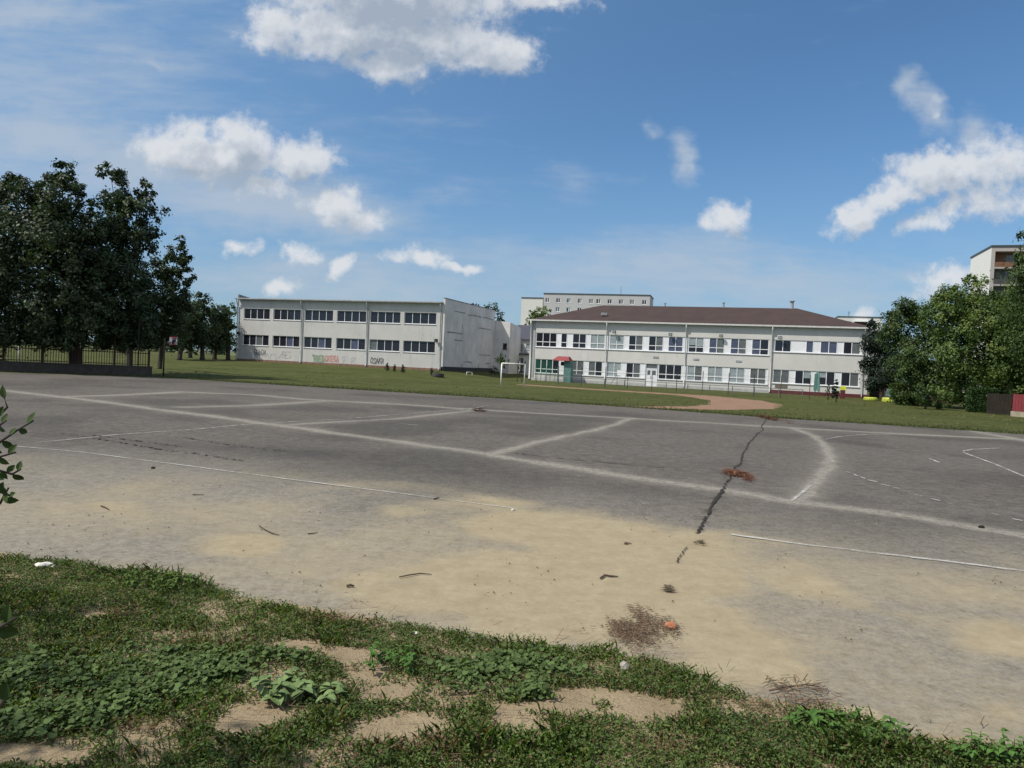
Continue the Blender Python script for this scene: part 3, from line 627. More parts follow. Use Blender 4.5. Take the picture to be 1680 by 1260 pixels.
# ------------------------------------------------------------------ gym building with graffiti
def build_gym():
    P0 = on_plane(723, 608.5, .76); pl = Plane(P0, 18); g = Vector(P0)
    t = thing('gym_building', 'long two storey white building with graffiti on its lit front wall', 'building', g)
    PL = plaster('weathered_white_plaster', (.535, .530, .518), .36, .12, .85); PLS = plaster('grey_patched_plaster', (.69, .665, .65), .40, .25, .9)
    sL = pl.S(390, 560); zE = 8.82; z0 = .5
    wins = []
    tops = [(400, 442.5), (448.5, 493.5), (499.8, 546.5), (553, 601), (607.3, 657), (663.5, 716)]; bots = [(398, 440.5), (447, 491), (498.3, 544), (551.5, 599), (606, 655.5), (661.5, 714)]
    for k, (a, b) in enumerate(tops): wins.append((pl.S(a, 515), pl.S(b, 515), 6.27, 7.66, 'dddd'))
    kk = ['ddgd', 'ddud', 'ddud', 'ddud', 'gddd', 'dddd']
    for k, (a, b) in enumerate(bots): wins.append((pl.S(a, 560), pl.S(b, 560), 2.84, 4.22, kk[k]))
    mb = MB(); wall_with_openings(mb, pl, sL, 0, 1.02, zE, [w[:4] for w in wins], .2)
    D = 16.0; side = Plane(pl.pt(0, 0), 18 - 90)     # side wall runs away from the corner
    sd, _ = side.pix(809.4, 520); D = sd
    zf = side.pix(726.5, 489)[1]; zb = side.pix(809.4, 509.4)[1]
    for s in (sL,):
        mb.quad(pl.pt(s, z0, 0), pl.pt(s, zE, 0), pl.pt(s, zE - 1.2, -D), pl.pt(s, z0, -D))
    mb.quad(pl.pt(sL, z0, -D), pl.pt(0, z0, -D), pl.pt(0, zE - 1.3, -D), pl.pt(sL, zE - 1.3, -D))
    mb.build('wall', PL, t)
    # end walls rise above the roof as sloping parapets
    mb = MB(); mb.hexa([pl.pt(.003, 1.25, .02), pl.pt(.22, 1.25, .02), pl.pt(.22, 1.25, -D), pl.pt(.003, 1.25, -D)], [pl.pt(.003, zf, .02), pl.pt(.22, zf, .02), pl.pt(.22, zb, -D), pl.pt(.003, zb, -D)])
    mb.build('side_wall', PLS, t, label='shaded grey side wall with patched cracks')
    mb = MB(); mb.hexa([pl.pt(.0, zf, .05), pl.pt(.26, zf, .05), pl.pt(.26, zb, -D), pl.pt(.0, zb, -D)], [pl.pt(.0, zf + .07, .05), pl.pt(.26, zf + .07, .05), pl.pt(.26, zb + .07, -D), pl.pt(.0, zb + .07, -D)]); mb.build('parapet_cap', DKGREY, t)
    sp = side
    for ln in ([(320, 588), (430, 598), (525, 616)], [(420, 318), (480, 330), (556, 346)], [(590, 368), (680, 376), (735, 388), (762, 402)], [(782, 396), (850, 410), (915, 432)], [(738, 880), (800, 888), (880, 890)], [(530, 975), (590, 972), (640, 988)], [(410, 690), (530, 702)], [(728, 535), (800, 545), (890, 560)], [(820, 998), (890, 990)], [(505, 1000), (505, 1100)], [(520, 480), (530, 600)], [(905, 450), (900, 620)], [(728, 1000), (728, 1090)], [(860, 1000), (864, 1090)], [(884, 1005), (886, 1090)]):
        mb = MB(); q = [sp.pix(690 + x / 7.875, 470 + y / 7.875) for x, y in ln]
        for (a0, b0), (a1, b1) in zip(q[:-1], q[1:]):
            h = random.uniform(.06, .11)
            if abs(a1 - a0) > abs(b1 - b0): mb.quad(*[pl.pt(.228, 0, 0) * 0 + Vector((side.pt(a, 0, .23).x, side.pt(a, 0, .23).y, z)) for a, z in ((a0, b0 - h), (a1, b1 - h), (a1, b1 + h), (a0, b0 + h))])
            else: mb.quad(*[Vector((side.pt(a, 0, .23).x, side.pt(a, 0, .23).y, z)) for a, z in ((a0 - h, b0), (a0 + h, b0), (a1 + h, b1), (a1 - h, b1))])
        mb.build('repair_mark', mat('cement_smear', (.30, .29, .29), .9, .3, 1.5), t)
    zl = pl.pix(392, 483)[1]
    mb = MB(); mb.hexa([pl.pt(sL - .2, 8.0, 0), pl.pt(sL, 8.0, 0), pl.pt(sL, 6.5, -D), pl.pt(sL - .2, 6.5, -D)], [pl.pt(sL - .2, zl, 0), pl.pt(sL, zl, 0), pl.pt(sL, zl - 1.9, -D), pl.pt(sL - .2, zl - 1.9, -D)]); mb.build('parapet', mat('dark_parapet', (.13, .135, .15), .8, .2), t)
    mb = MB(); mb.hexa([pl.pt(sL, zE, .42), pl.pt(-.01, zE, .42), pl.pt(-.01, zE - 1.3, -D), pl.pt(sL, zE - 1.3, -D)], [pl.pt(sL, zE + .16, .42), pl.pt(-.01, zE + .16, .42), pl.pt(-.01, zE - 1.1, -D), pl.pt(sL, zE - 1.1, -D)]); mb.build('roof', mat('pale_roof_sheet', (.5, .5, .5), .6, .1), t)
    mb = MB(); mb.pbox(pl, sL - .3, -.03, zE + .0, zE + .13, .43, .56); mb.build('gutter', ZINC, t)
    mb = MB(); mb.pbox(pl, sL - .02, 0, .4, 1.016, -.15, .05); mb.build('plinth', mat('red_brown_plinth', (.20, .115, .085), .9, .3, 2), t)
    mb = MB(); mb.hexa([pl.pt(.2, .0, .03), pl.pt(.29, .0, .03), pl.pt(.29, .0, -D - 1), pl.pt(.2, .0, -D - 1)], [pl.pt(.2, 1.3, .03), pl.pt(.29, 1.3, .03), pl.pt(.29, 1.18, -D - 1), pl.pt(.2, 1.18, -D - 1)]); mb.build('plinth', mat('tar_black_plinth', (.035, .035, .04), .9, .3, 2), t, label='black tarred base of the side wall')
    for w in wins: window(t, pl, *w[:4], 4, None, w[4], rec=.14, fw=.055)
    for px in (389.5, 494.5, 602): downpipe(t, pl, pl.S(px, 560), zE, .8, m=ZINC, r=.075, eave=.45)
    downpipe(t, pl, -.22, zE, .8, m=ZINC, r=.065, eave=.45)
    for px, py in ((393.5, 547), (717.5, 559)):
        s, z = pl.pix(px, py); mb = MB(); mb.pbox(pl, s - .17, s + .17, z - .15, z + .2, .22, .5); mb.tube([pl.pt(s, z - .1, 0), pl.pt(s, z - .3, .2), pl.pt(s, z, .3)], .035, 6); mb.build('wall_lamp', BLACK, t)
    # graffiti: spray strokes standing a few millimetres proud of the wall
    def stroke(mb, pts, w):
        for (a, b) in zip(pts[:-1], pts[1:]):
            d = (b[0] - a[0], b[1] - a[1]); l = math.hypot(*d) or 1; n = (-d[1] / l * w / 2, d[0] / l * w / 2); e = (d[0] / l * w * .3, d[1] / l * w * .3)
            q = [(a[0] - e[0] + n[0], a[1] - e[1] + n[1]), (a[0] - e[0] - n[0], a[1] - e[1] - n[1]), (b[0] + e[0] - n[0], b[1] + e[1] - n[1]), (b[0] + e[0] + n[0], b[1] + e[1] + n[1])]
            zz = random.uniform(.006, .02)
            mb.quad(*[pl.pt(s, z, zz) for s, z in q])
    GL = {'O': [(.15, .1), (.05, .5), (.2, .95), (.7, .95), (.9, .5), (.75, .05), (.15, .1)], 'L': [(.2, 1), (.1, .05), (.9, .1)], 'I': [(.5, 1), (.5, 0)], 'A': [(.05, 0), (.45, 1), (.9, 0), (.75, .4), (.2, .4)],
          'R': [(.1, 0), (.15, 1), (.8, .85), (.75, .5), (.2, .45), (.9, 0)], 'S': [(.9, .85), (.4, 1), (.1, .75), (.8, .35), (.6, .02), (.1, .1)], 'E': [(.9, 1), (.15, .95), (.2, .5), (.7, .52), (.2, .5), (.1, .05), (.9, 0)],
          'K': [(.1, 1), (.12, 0), (.12, .45), (.85, 1), (.3, .55), (.9, 0)], 'T': [(0, 1), (1, .95), (.5, .97), (.5, 0)], 'D': [(.1, 0), (.1, 1), (.7, .85), (.9, .45), (.6, .05), (.1, 0)], 'G': [(.9, .85), (.4, 1), (.08, .5), (.4, .02), (.9, .15), (.9, .5), (.5, .5)],
          'C': [(.9, .85), (.4, 1), (.08, .5), (.4, .02), (.9, .2)], 'M': [(.05, 0), (.15, 1), (.5, .4), (.85, 1), (.95, 0)]}
    def word(name, txt, x0, y0, x1, y1, m, w, lab=None, rep=1):
        s0, zb_ = pl.pix(x0, y1); s1, _ = pl.pix(x1, y1); zt = pl.pix(x0, y0)[1]; mb = MB(); cw = (s1 - s0) / len(txt)
        for r in range(rep):
            for i, ch in enumerate(txt):
                j = random.uniform(-.1, .1); stroke(mb, [(s0 + cw * (i + .04 + .95 * u) + random.uniform(-.05, .05) * r, zb_ + (zt - zb_) * (v * .85 + .07 + j * .5) + random.uniform(-.06, .06) * r) for u, v in GL[ch]], w)
        o = mb.build('graffiti', m, t, label=lab); return o
    GB = mat('spray_black', (.13, .13, .14), .8, .3); GG = mat('spray_grey', (.36, .36, .37), .9, .15); GR = mat('spray_red', (.48, .27, .24), .8, .25); GT = mat('spray_teal', (.20, .30, .27), .8, .3); GY = mat('spray_yellow', (.45, .42, .12), .8, .2)
    word('g', 'GOLDA', 416, 572, 437, 583, GB, .075, 'black graffiti tag on the left')
    word('g', 'SEMOC', 400, 577, 470, 592, GG, .05, 'faint grey scribbles'); word('g', 'OES', 462, 575, 478, 588, GG, .06, 'faint grey round scribble')
    for a in (570, 590): pass
    word('g', 'SE', 560, 583, 567, 598, GG, .05, 'faint grey letters'); word('g', 'EC', 576, 585, 584, 599, GG, .05, 'faint grey letters')
    word('g', 'TGEG', 512.5, 582, 532, 594, GT, .15, 'teal graffiti letters', 2); word('g', 'TMCO', 515, 583, 531, 593, GY, .09, 'yellow filling in the teal letters')
    word('g', 'OKEKA', 533, 582.5, 556, 593.5, GR, .13, 'red graffiti letters', 2)
    word('g', 'OSAKR', 607.5, 586, 630, 597, GB, .085, 'black graffiti tag on the right', 2)
    # stepped annexes behind the gym
    ax = Plane(pl.pt(0, 0, -D), 18)
    t2 = thing('annex_building', 'grey annex with a slit window behind the graffiti building', 'building', ax.pt(.5, .4))
    mb = MB(); s0, s1 = -.6, ax.S(836, 560); zt0 = ax.pix(806, 524.5)[1]; zt1 = ax.pix(836, 529)[1]
    sw0, zw1 = ax.pix(825, 563); sw1, zw0 = ax.pix(831.5, 573.5)
    wall_with_openings(mb, ax, s0, s1, -.2, zt1, [(sw0, sw1, zw0, zw1)], .2); mb.quad(ax.pt(s0, zt1), ax.pt(s1, zt1), ax.pt(s0, zt0)); mb.quad(ax.pt(s1, -.2), ax.pt(s1, -.2, -5), ax.pt(s1, zt1 - .4, -5), ax.pt(s1, zt1)); mb.quad(ax.pt(s0, zt0), ax.pt(s1, zt1), ax.pt(s1, zt1 - .4, -5), ax.pt(s0, zt0 - .4, -5)); mb.build('wall', PLS, t2)
    window(t2, ax, sw0, sw1, zw0, zw1, 1, None, 'd', rec=.1, fmat=DKGREY)
    a3 = ax.shift(-5); t3 = thing('annex_building', 'low white annex with a rounded step beside the grey annex', 'building', a3.pt(5, 0))
    mb = MB(); sa, sb = a3.S(834), a3.S(845.5); zc = a3.pix(838, 543)[1]; zd = a3.pix(845, 556)[1]; zz = a3.pix(840, 579)[1]
    prof = [(sa, zz), (sb, zz), (sb, zd), (sb - .35, zd + .5), (sb - .75, zc - .15), (sa + .4, zc), (sa, zc)]
    mb.hexa([a3.pt(s, z, 0) for s, z in prof], [a3.pt(s, z, -3) for s, z in prof]); mb.build('wall', PL, t3)
    mb = MB(); sc_ = a3.S(869); so, zo1 = a3.pix(847, 586); s2, zo0 = a3.pix(858, 608); wall_with_openings(mb, a3, sa, sc_, -.2, zz - .25, [(so, s2, zo0, zo1)], .25); mb.quad(a3.pt(sa, -.2), a3.pt(sa, -.2, -4), a3.pt(sa, zz, -4), a3.pt(sa, zz - .25)); mb.build('lower_wall', PLS, t3)
    mb = MB(); mb.pbox(a3, sa - .2, sc_, zz - .245, zz - .02, -3, .35); mb.build('porch_roof', DKGREY, t3)
    window(t3, a3, so, s2, zo0, zo1, 2, .55, 'dg', rec=.15)
    a4 = a3.shift(-3.0); t4 = thing('link_building', 'connecting wing with a dark slate roof between the two large buildings', 'building', a4.pt(7, 0))
    mb = MB(); s0, s1 = a4.S(832), a4.S(885); ze = a4.pix(850, 557)[1]; zt = a4.shift(-5).pix(850, 533)[1]
    w1 = (a4.S(843.5), a4.S(858.5), a4.pix(850, 577)[1], a4.pix(850, 563.5)[1]); w2 = (a4.S(863.5), a4.S(873), w1[2], w1[3])
    wall_with_openings(mb, a4, s0, s1, -.2, ze, [w1, w2], .15); mb.build('wall', PL, t4)
    mb = MB(); mb.hexa([a4.pt(s0, ze, .3), a4.pt(s1, ze, .3), a4.pt(s1, ze, -10), a4.pt(s0, ze, -10)], [a4.pt(s0, ze + .1, .3), a4.pt(s1, ze + .1, .3), a4.pt(s1, zt, -5), a4.pt(s0, zt, -5)]); mb.build('roof', mat('dark_slate', (.055, .055, .075), .8, .2, 1.5), t4)
    window(t4, a4, *w1, 2, .33, 'bb', rec=.08); window(t4, a4, *w2, 1, .33, 'b', rec=.08)
    return pl
GYM = build_gym()

# ------------------------------------------------------------------ school
def build_school():
    P0 = on_plane(880, 624, 0); pl = Plane(P0, 20); t = thing('school_building', 'wide white two storey school with a brown hipped roof and two ribbons of windows', 'building', P0)
    PL = plaster('school_plaster', (.60, .592, .575), .45, .10, .7)
    S = lambda x, y=560: pl.S(x, y)
    sL, sR = S(869.5, 570), S(1425, 600); zE = 7.78; D = 14.5; sP = S(1266, 590)
    r1 = (S(879, 560), S(1262, 570), 4.40, 6.24); r1b = (S(1268.5, 570), S(1414, 570), 4.86, 6.24)
    r2a = (S(877.5, 600), S(1058.5, 600), .98, 2.82); r2b = (S(1078.8, 600), S(1260, 610), .98, 2.82); r2c = (S(1267.5, 610), S(1411, 610), 1.22, 2.80); door = (S(1059, 615), S(1078.3, 615), .12, 2.82)
    ops = [r1, r1b, r2a, r2b, r2c, door]
    mb = MB(); wall_with_openings(mb, pl, sL, sR, -.1, zE, ops, .16)
    mb.quad(pl.pt(sR, -.1), pl.pt(sR, -.1, -D), pl.pt(sR, zE, -D), pl.pt(sR, zE)); mb.quad(pl.pt(sL, -.1), pl.pt(sL, zE), pl.pt(sL, zE, -D), pl.pt(sL, -.1, -D)); mb.quad(pl.pt(sL, -.1, -D), pl.pt(sL, zE, -D), pl.pt(sR, zE, -D), pl.pt(sR, -.1, -D))
    mb.build('wall', PL, t)
    # hipped roof
    k = NT('brown_shingle'); c = k.mix(k.ramp(k.noise(.6, 6, .65), .3, .7), (.040, .023, .020), (.062, .036, .031)); c = k.mix(k.ramp(k.noise(9, 4, .7, stretch=(1, 1, 4)), .4, .7, 0, .5), c, (.03, .018, .016)); k.color(c); k.rough(.9); RF = k.m
    rp = pl.shift(-D / 2); ra, za = rp.pix(988.5, 500.6); rb_, zb = rp.pix(1307.6, 506.3); zr = (za + zb) / 2; ov = .36
    e = [pl.pt(sL - ov, zE + .1, ov), pl.pt(sR + ov, zE + .1, ov), pl.pt(sR + ov, zE + .1, -D - ov), pl.pt(sL - ov, zE + .1, -D - ov)]; A = rp.pt(ra, zr); B = rp.pt(rb_, zr)
    mb = MB(); mb.quad(e[0], e[1], B, A); mb.quad(e[1], e[2], B); mb.quad(e[2], e[3], A, B); mb.quad(e[3], e[0], A); roof = mb.build('roof', RF, t)
    for px, py, h, r in ((1187, 501.5, .7, .12), (1299, 505, 1.0, .22), (1091, 501, .5, .1)):
        s, z = rp.pix(px, py); p = rp.pt(s, zr - .15); m2 = MB(); m2.tube([p, p + Vector((0, 0, h))], r, 8); m2.tube([p + Vector((0, 0, h)), p + Vector((0, 0, h + .08))], r * 1.7, 8); m2.build('roof_vent', ZINC, roof)
    fr = pl.shift(-2); s, z = fr.pix(991, 517); m2 = MB(); p = fr.pt(s, zE + .1 + (zr - zE) * .33); m2.box(p, .7, .5, .35); m2.build('roof_hatch', ZINC, roof)
    mb = MB(); mb.pbox(pl, sL - ov + .02, sR + ov - .02, zE + .002, zE + .095, 0, ov - .02); mb.build('soffit', mat('pale_soffit', (.5, .5, .48), .8, .05), t)
    mb = MB(); mb.pbox(pl, sL - ov, sR + ov, zE - .04, zE + .14, ov + .003, ov + .13); mb.build('gutter', GUTTER, t)
    # spandrel infill of the ribbons, windows in front
    def ribbon(r, wins, kinds, transom):
        m = MB(); cur = r[0]
        gaps = []
        for (a, b, n) in wins:
            if a - cur > .02: gaps.append((cur, a))
            cur = b
        if r[1] - cur > .02: gaps.append((cur, r[1]))
        for a, b in gaps: m = MB(); m.pbox(pl, a, b, r[2], r[3], -.17, -.07); m.build('infill_panel', SPANDREL, t)
        for i, (a, b, n) in enumerate(wins): window(t, pl, a, b, r[2], r[3], n, transom, kinds[i % len(kinds)], rec=.08, fw=.075, sill=False)
        m = MB(); m.pbox(pl, r[0] - .05, r[1] + .05, r[2] - .06, r[2] - .004, -.15, .09); m.build('sill', WHITE, t)
    W = lambda y, *l: [(S(a, y), S(b, y), n) for a, b, n in l]
    ribbon(r1, W(560, (879.2, 913.3, 3), (920, 930.3, 1), (939, 961.6, 2), (968.3, 992.5, 2), (1000, 1024, 2), (1031.3, 1055, 2), (1064, 1088.3, 2), (1096.3, 1120.8, 2), (1129.6, 1155.2, 2), (1163.4, 1189, 2), (1198.7, 1225.2, 2), (1233.7, 1261.9, 2)),
           ['ddd', 'd', 'dd', 'bb', 'bb', 'dg', 'dg', 'uu', 'hh', 'ug', 'ug', 'ud'], .36)
    ribbon(r1b, W(570, (1270.5, 1298, 2), (1322, 1334.8, 1), (1345.7, 1374, 2), (1383.4, 1412, 2)), ['dd', 'u', 'uu', 'dg'], None)
    ribbon(r2a, W(600, (877.6, 916, 4), (935, 958, 2), (965, 988.3, 2), (995.5, 1019.5, 2), (1027, 1051, 2)), ['vvvd', 'gg', 'gd', 'bb', 'dg'], .30)
    ribbon(r2b, W(608, (1080, 1118.5, 3), (1127, 1152.4, 2), (1160.6, 1186.2, 2), (1196.2, 1222.5, 2), (1230.5, 1257.3, 2)), ['ddd', 'bg', 'bb', 'bb', 'gg'], .34)
    ribbon(r2c, W(612, (1268, 1295.5, 2), (1304.2, 1332, 2), (1342, 1370.5, 2), (1380, 1410, 2)), ['gg', 'dh', 'hd', 'dg'], None)
    # double door with a fanlight
    m = MB(); a, b, z0, z1 = door; mid = (a + b) / 2
    for x0, x1 in ((a + .06, mid - .01), (mid + .01, b - .06)): m.pbox(pl, x0, x1, z0, 2.15, -.14, -.08)
    m.pbox(pl, a, a + .06, z0, z1, -.16, -.05); m.pbox(pl, b - .06, b, z0, z1, -.16, -.05); m.pbox(pl, a + .06, b - .06, 2.15, 2.25, -.15, -.06); m.pbox(pl, a + .06, b - .06, z1 - .06, z1, -.15, -.06)
    d = m.build('door', SPANDREL, t); g = MB(); g.m = 0; g.quad(*[pl.pt(s, z, -.11) for s, z in ((a + .06, 2.25), (b - .06, 2.25), (b - .06, z1 - .06), (a + .06, z1 - .06))])
    for x0, x1 in ((a + .2, mid - .15), (mid + .15, b - .2)): g.quad(*[pl.pt(s, z, -.075) for s, z in ((x0, 1.45), (x1, 1.45), (x1, 2.0), (x0, 2.0))])
    g.build('pane', GLASS_GREY, d); h = MB(); h.pbox(pl, mid - .09, mid - .06, 1.05, 1.3, -.08, -.02); h.build('handle', DKGREY, d)
    m = MB(); m.pbox(pl, sL, a, -.1, .35, 0, .06); m.pbox(pl, b, sP, -.1, .35, 0, .06); m.build('plinth', mat('grey_plinth', (.42, .42, .42), .9, .15, 2), t)
    m = MB(); m.pbox(pl, sP, sR + .02, -.1, .42, 0, .06); m.build('plinth', mat('wine_red_plinth', (.10, .018, .022), .8, .2, 2), t, label='dark red plinth below the right end')
    m = MB(); m.pbox(pl, sL, S(877.2, 570), .36, zE - .01, .0, .05); m.build('corner_strip', mat('grey_strip', (.36, .37, .38), .9, .12, 1.5), t)  # flat grey strip set on the left corner of the facade
    for px in (870.8, 994.5, 1124.5, 1265.8): downpipe(t, pl, S(px, 575), zE, .1, m=GUTTER, r=.07 if px > 900 else .12, eave=.42)
    downpipe(t, pl, S(1417, 580), zE, .1, m=ZINC, r=.05, eave=.42)
    for px, py in ((1008.5, 544.5), (1100.5, 548.5), (1183.5, 551), (1280, 554)):
        s, z = pl.pix(px, py); m = MB(); m.pbox(pl, s - .2, s + .22, z - .18, z + .14, .25, .42); m.tube([pl.pt(s, z - .05, 0), pl.pt(s, z - .05, .28)], .04, 6); f = m.build('floodlight', BLACK, t)
        m = MB(); m.pbox(pl, s - .13, s + .16, z - .13, z + .08, .421, .44); m.build('lens', GLASS_BLIND, f)
    for px, py, w in ((1076, 586, 8), (1212, 592.5, 8), (1142, 589.5, 8), (1281.5, 633.5, 16)):
        s, z = pl.pix(px, py); m = MB(); hw = w / 12 / 2; m.pbox(pl, s - hw, s + hw, z - (.1 if w < 10 else .2), z + (.1 if w < 10 else .2), .0, .05)
        m.build('vent_plate', mat('brown_plate', (.14, .12, .09), .7, .2) if w > 10 else ZINC, t)
    return pl, sL, sR
SCH, _sL, _sR = build_school()

# ------------------------------------------------------------------ panel blocks far behind
def block(name, label, P, deg, width, H, depth, floors, wins, wallm, sub=None):
    pl = Plane(P, deg); t = thing(name, label, 'building', pl.pt(0, 0)); ops = []
    for (s, z) in wins: ops.append((s - .72, s + .72, z - .75, z + .75))
    mb = MB(); wall_with_openings(mb, pl, 0, width, -1, H, ops, .2)
    for s in (0, width): mb.quad(pl.pt(s, -1), pl.pt(s, H), pl.pt(s, H, -depth), pl.pt(s, -1, -depth))
    mb.quad(pl.pt(0, -1, -depth), pl.pt(width, -1, -depth), pl.pt(width, H, -depth), pl.pt(0, H, -depth)); mb.build('wall', wallm, t)
    mb = MB(); mb.pbox(pl, -.15, width + .15, H + .003, H + .3, -depth - .15, .15); mb.build('roof', DKGREY, t)
    for i, o in enumerate(ops): window(t, pl, *o, 2, None, random.choice(('dg', 'db', 'gg', 'dd')), rec=.12, fw=.14)
    return pl, t
PANEL = plaster('panel_block_render', (.46, .46, .47), .6, .08, .15); PANEL_L = plaster('panel_block_pale', (.62, .62, .6), .7, .05, .1)
p = at_depth(892.5, 482, 232); q = Plane((p.x, p.y, 0), 16); H = p.z
w1 = [q.pix(860 + zx / 6, 470 + (128 + (zx - 220) * .015) / 6) for zx in (228, 334, 440, 549, 658, 730, 842, 953, 1062, 1182)]
w1 = [(s, H - 2.1) for s, z in w1]; w2 = [(s, z - 2.9) for s, z in w1[1:5]]
pl, bt_ = block('apartment_block', 'long grey panel block with a row of small windows above the brown roof', (p.x, p.y, 0), 16, q.S(1066, 500), H, 11, 8, w1 + w2, PANEL)
mb = MB(); s = q.S(1016.5, 480); mb.tube([q.pt(s, H, -3), q.pt(s, H + 3.2, -3)], .06, 6); mb.build('antenna', DKGREY, bt_)
p2 = at_depth(856, 489, 236); block('apartment_block', 'pale windowless end section of the far panel block beside the green tree', (p2.x, p2.y, 0), 16, 7.2, p2.z, 11, 8, [], PANEL_L)
p = at_depth(1375, 520, 225); q = Plane((p.x, p.y, 0), 18)
pl, b2 = block('apartment_block', 'low pale block with an antenna peeking out over the right end of the brown roof', (p.x, p.y, 0), 18, 12.5, p.z, 10, 5, [(3, p.z - 2), (9.6, p.z - 2)], PANEL_L)
mb = MB(); mb.pbox(pl, 4.6, 8.6, p.z - 1.4, p.z - 1.0, 0, 1.2); mb.build('balcony_awning', WHITE, b2); mb = MB(); mb.pbox(pl, 4.8, 8.4, p.z - 2.4, p.z - 1.4, .005, .02); mb.build('balcony_opening', mat('red_brown_loggia', (.10, .05, .04)), b2)
mb = MB(); mb.tube([pl.pt(3.3, p.z, -2), pl.pt(3.3, p.z + 1.8, -2)], .07, 6); mb.pbox(pl, 2.9, 3.7, p.z + 1.4, p.z + 1.5, -2.05, -1.95); mb.pbox(pl, 3.0, 3.6, p.z + 1.8, p.z + 1.88, -2.05, -1.95); mb.build('antenna', DKGREY, b2)
def tower():
    p = at_depth(1627.5, 405, 121); pl = Plane((p.x, p.y, 0), 19); H = p.z; t = thing('tower_block', 'tall tower block with a bright white end wall and brown balconies at the right', 'building', (p.x, p.y, 0)); W = 16; D = 12.5
    mb = MB(); fl = 2.9; ops = []
    for i in range(8):
        zt = H - .75 - i * fl; ops.append((.55, 6.6, zt - fl + .25, zt)); ops.append((9.2, 15.2, zt - fl + .25, zt))
    wall_with_openings(mb, pl, 0, W, -1, H, ops, 1.4); mb.build('front_wall', plaster('tower_grey_shaded', (.40, .37, .36), .6, .08, .2), t)  # front coloured grey for its shadow, end wall white for its sunlight
    mb = MB(); mb.quad(pl.pt(-.01, -1), pl.pt(-.01, H), pl.pt(-.01, H, -D), pl.pt(-.01, -1, -D)); mb.quad(pl.pt(W, -1), pl.pt(W, -1, -D), pl.pt(W, H, -D), pl.pt(W, H)); mb.quad(pl.pt(0, -1, -D), pl.pt(0, H, -D), pl.pt(W, H, -D), pl.pt(W, -1, -D)); mb.build('end_wall', plaster('tower_white_sunlit', (.74, .73, .70), .8, .04, .05), t)
    mb = MB(); mb.pbox(pl, -.12, W + .12, H + .003, H + .28, -D - .1, .12); mb.build('roof', DKGREY, t)
    BR = mat('brown_loggia_wall', (.17, .085, .05), .8, .2); GRY = mat('grey_loggia_wall', (.13, .13, .14), .8, .2)
    for i, o in enumerate(ops[:12]):
        m = MB(); m.quad(*[pl.pt(s, z, -1.39) for s, z in ((o[0], o[2]), (o[1], o[2]), (o[1], o[3]), (o[0], o[3]))]); lg = m.build('loggia', BR if (i // 2) % 3 == 0 else GRY, t)
        g = MB(); g.pbox(pl, o[0] + 1.9, o[0] + 3.7, o[2] + .95, o[3] - .45, -1.38, -1.34); g.build('pane', GLASS_GREY, lg)
        r = MB(); r.pbox(pl, o[0] + .02, o[1] - .02, o[2] + .02, o[2] + .85, -.12, -.05); r.build('balcony_parapet', BR if (i // 2) % 3 == 0 else mat('dark_balcony', (.06, .055, .06)), lg)
tower()

# ------------------------------------------------------------------ goals, posts, fences
def bar(mb, a, b, r=.04, n=8): mb.tube([a, b], r, n)
def make_goal(label, A, B, h, r, m, group=None):
    t = thing('football_goal', label, 'goal', A)
    for q in (A, B):
        mb = MB(); bar(mb, q + Vector((0, 0, -.05)), q + Vector((0, 0, h)), r); mb.build('goal_post', m, t, True)
    mb = MB(); bar(mb, A + Vector((0, 0, h + r * .2)), B + Vector((0, 0, h + r * .2)), r * 1.02); mb.build('crossbar', m, t, True)
    return t, A, B
GOALW = mat('goal_white', (.75, .74, .70), .5, .06)
A = at(821.5, 635.5); B = at(859.5, 636.8)
t, A, B = make_goal('white goal frame standing on the lawn between the two buildings', A, B, 2.0, .055, GOALW)
mb = MB()
for q in (A, B):
    d = Vector((.32, .95, 0)); s = 1 if q is A else -1; bar(mb, q + Vector((0, 0, 1.92)), q + (B - A).normalized() * .42 * s + Vector((0, 0, 2.0)), .02, 6)
mb.build('corner_brace', GOALW, t)
a = at_depth(-25, 551.5, 62); b = at_depth(31.5, 552.5, 62); a = Vector((a.x, a.y, 0)); b = Vector((b.x, b.y, 0))
make_goal('white goal frame half hidden behind the dark railing fence under the trees', a, b, 2.3, .06, GOALW)
a = at(765.5, 616.5); b = at(774.5, 616.8)
t, a, b = make_goal('tiny white frame at the foot of the grey side wall', a, b, .42, .03, GOALW)
# post with a small red and white board
def board_post():
    b = at(268, 617.5); sc = b.y / F_PX; t = thing('board_post', 'brown post carrying a small red and white board on the lawn', 'sign', b); h = (617.5 - 553) * sc
    mb = MB(); bar(mb, b, b + Vector((0, 0, h * .98)), .055); mb.build('post', mat('rusty_post', (.06, .032, .02), .8, .3), t, True)
    pl = Plane(at_depth(278, 567.5, b.y - .12), 10); z0 = pl.P.z; mb = MB(); mb.pbox(pl, 0, .58, z0 + .08, z0 + .66, 0, .03); bd = mb.build('board', WHITE, t)
    RED = mat('sign_red', (.32, .03, .035), .6, .15); mb = MB(); mb.pbox(pl, 0, .58, z0 + .6, z0 + .66, .031, .04); mb.pbox(pl, 0, .58, z0 + .08, z0 + .13, .031, .04); mb.pbox(pl, .22, .57, z0 + .48, z0 + .58, .031, .04)
    mb.pbox(pl, .02, .16, z0 + .15, z0 + .28, .031, .04); mb.pbox(pl, .46, .56, z0 + .16, z0 + .3, .031, .04); mb.build('red_marking', RED, bd)
    mb = MB(); mb.pbox(pl, .2, .42, z0 + .14, z0 + .38, .031, .042); mb.pbox(pl, .26, .5, z0 + .30, z0 + .46, .0311, .041); mb.build('dark_marking', BLACK, bd)
    mb = MB(); bar(mb, b + Vector((0, 0, h * .72)), Vector(pl.pt(.05, z0 + .3, -.02)), .025); mb.build('arm', mat('rusty_post', ()), t)
board_post()
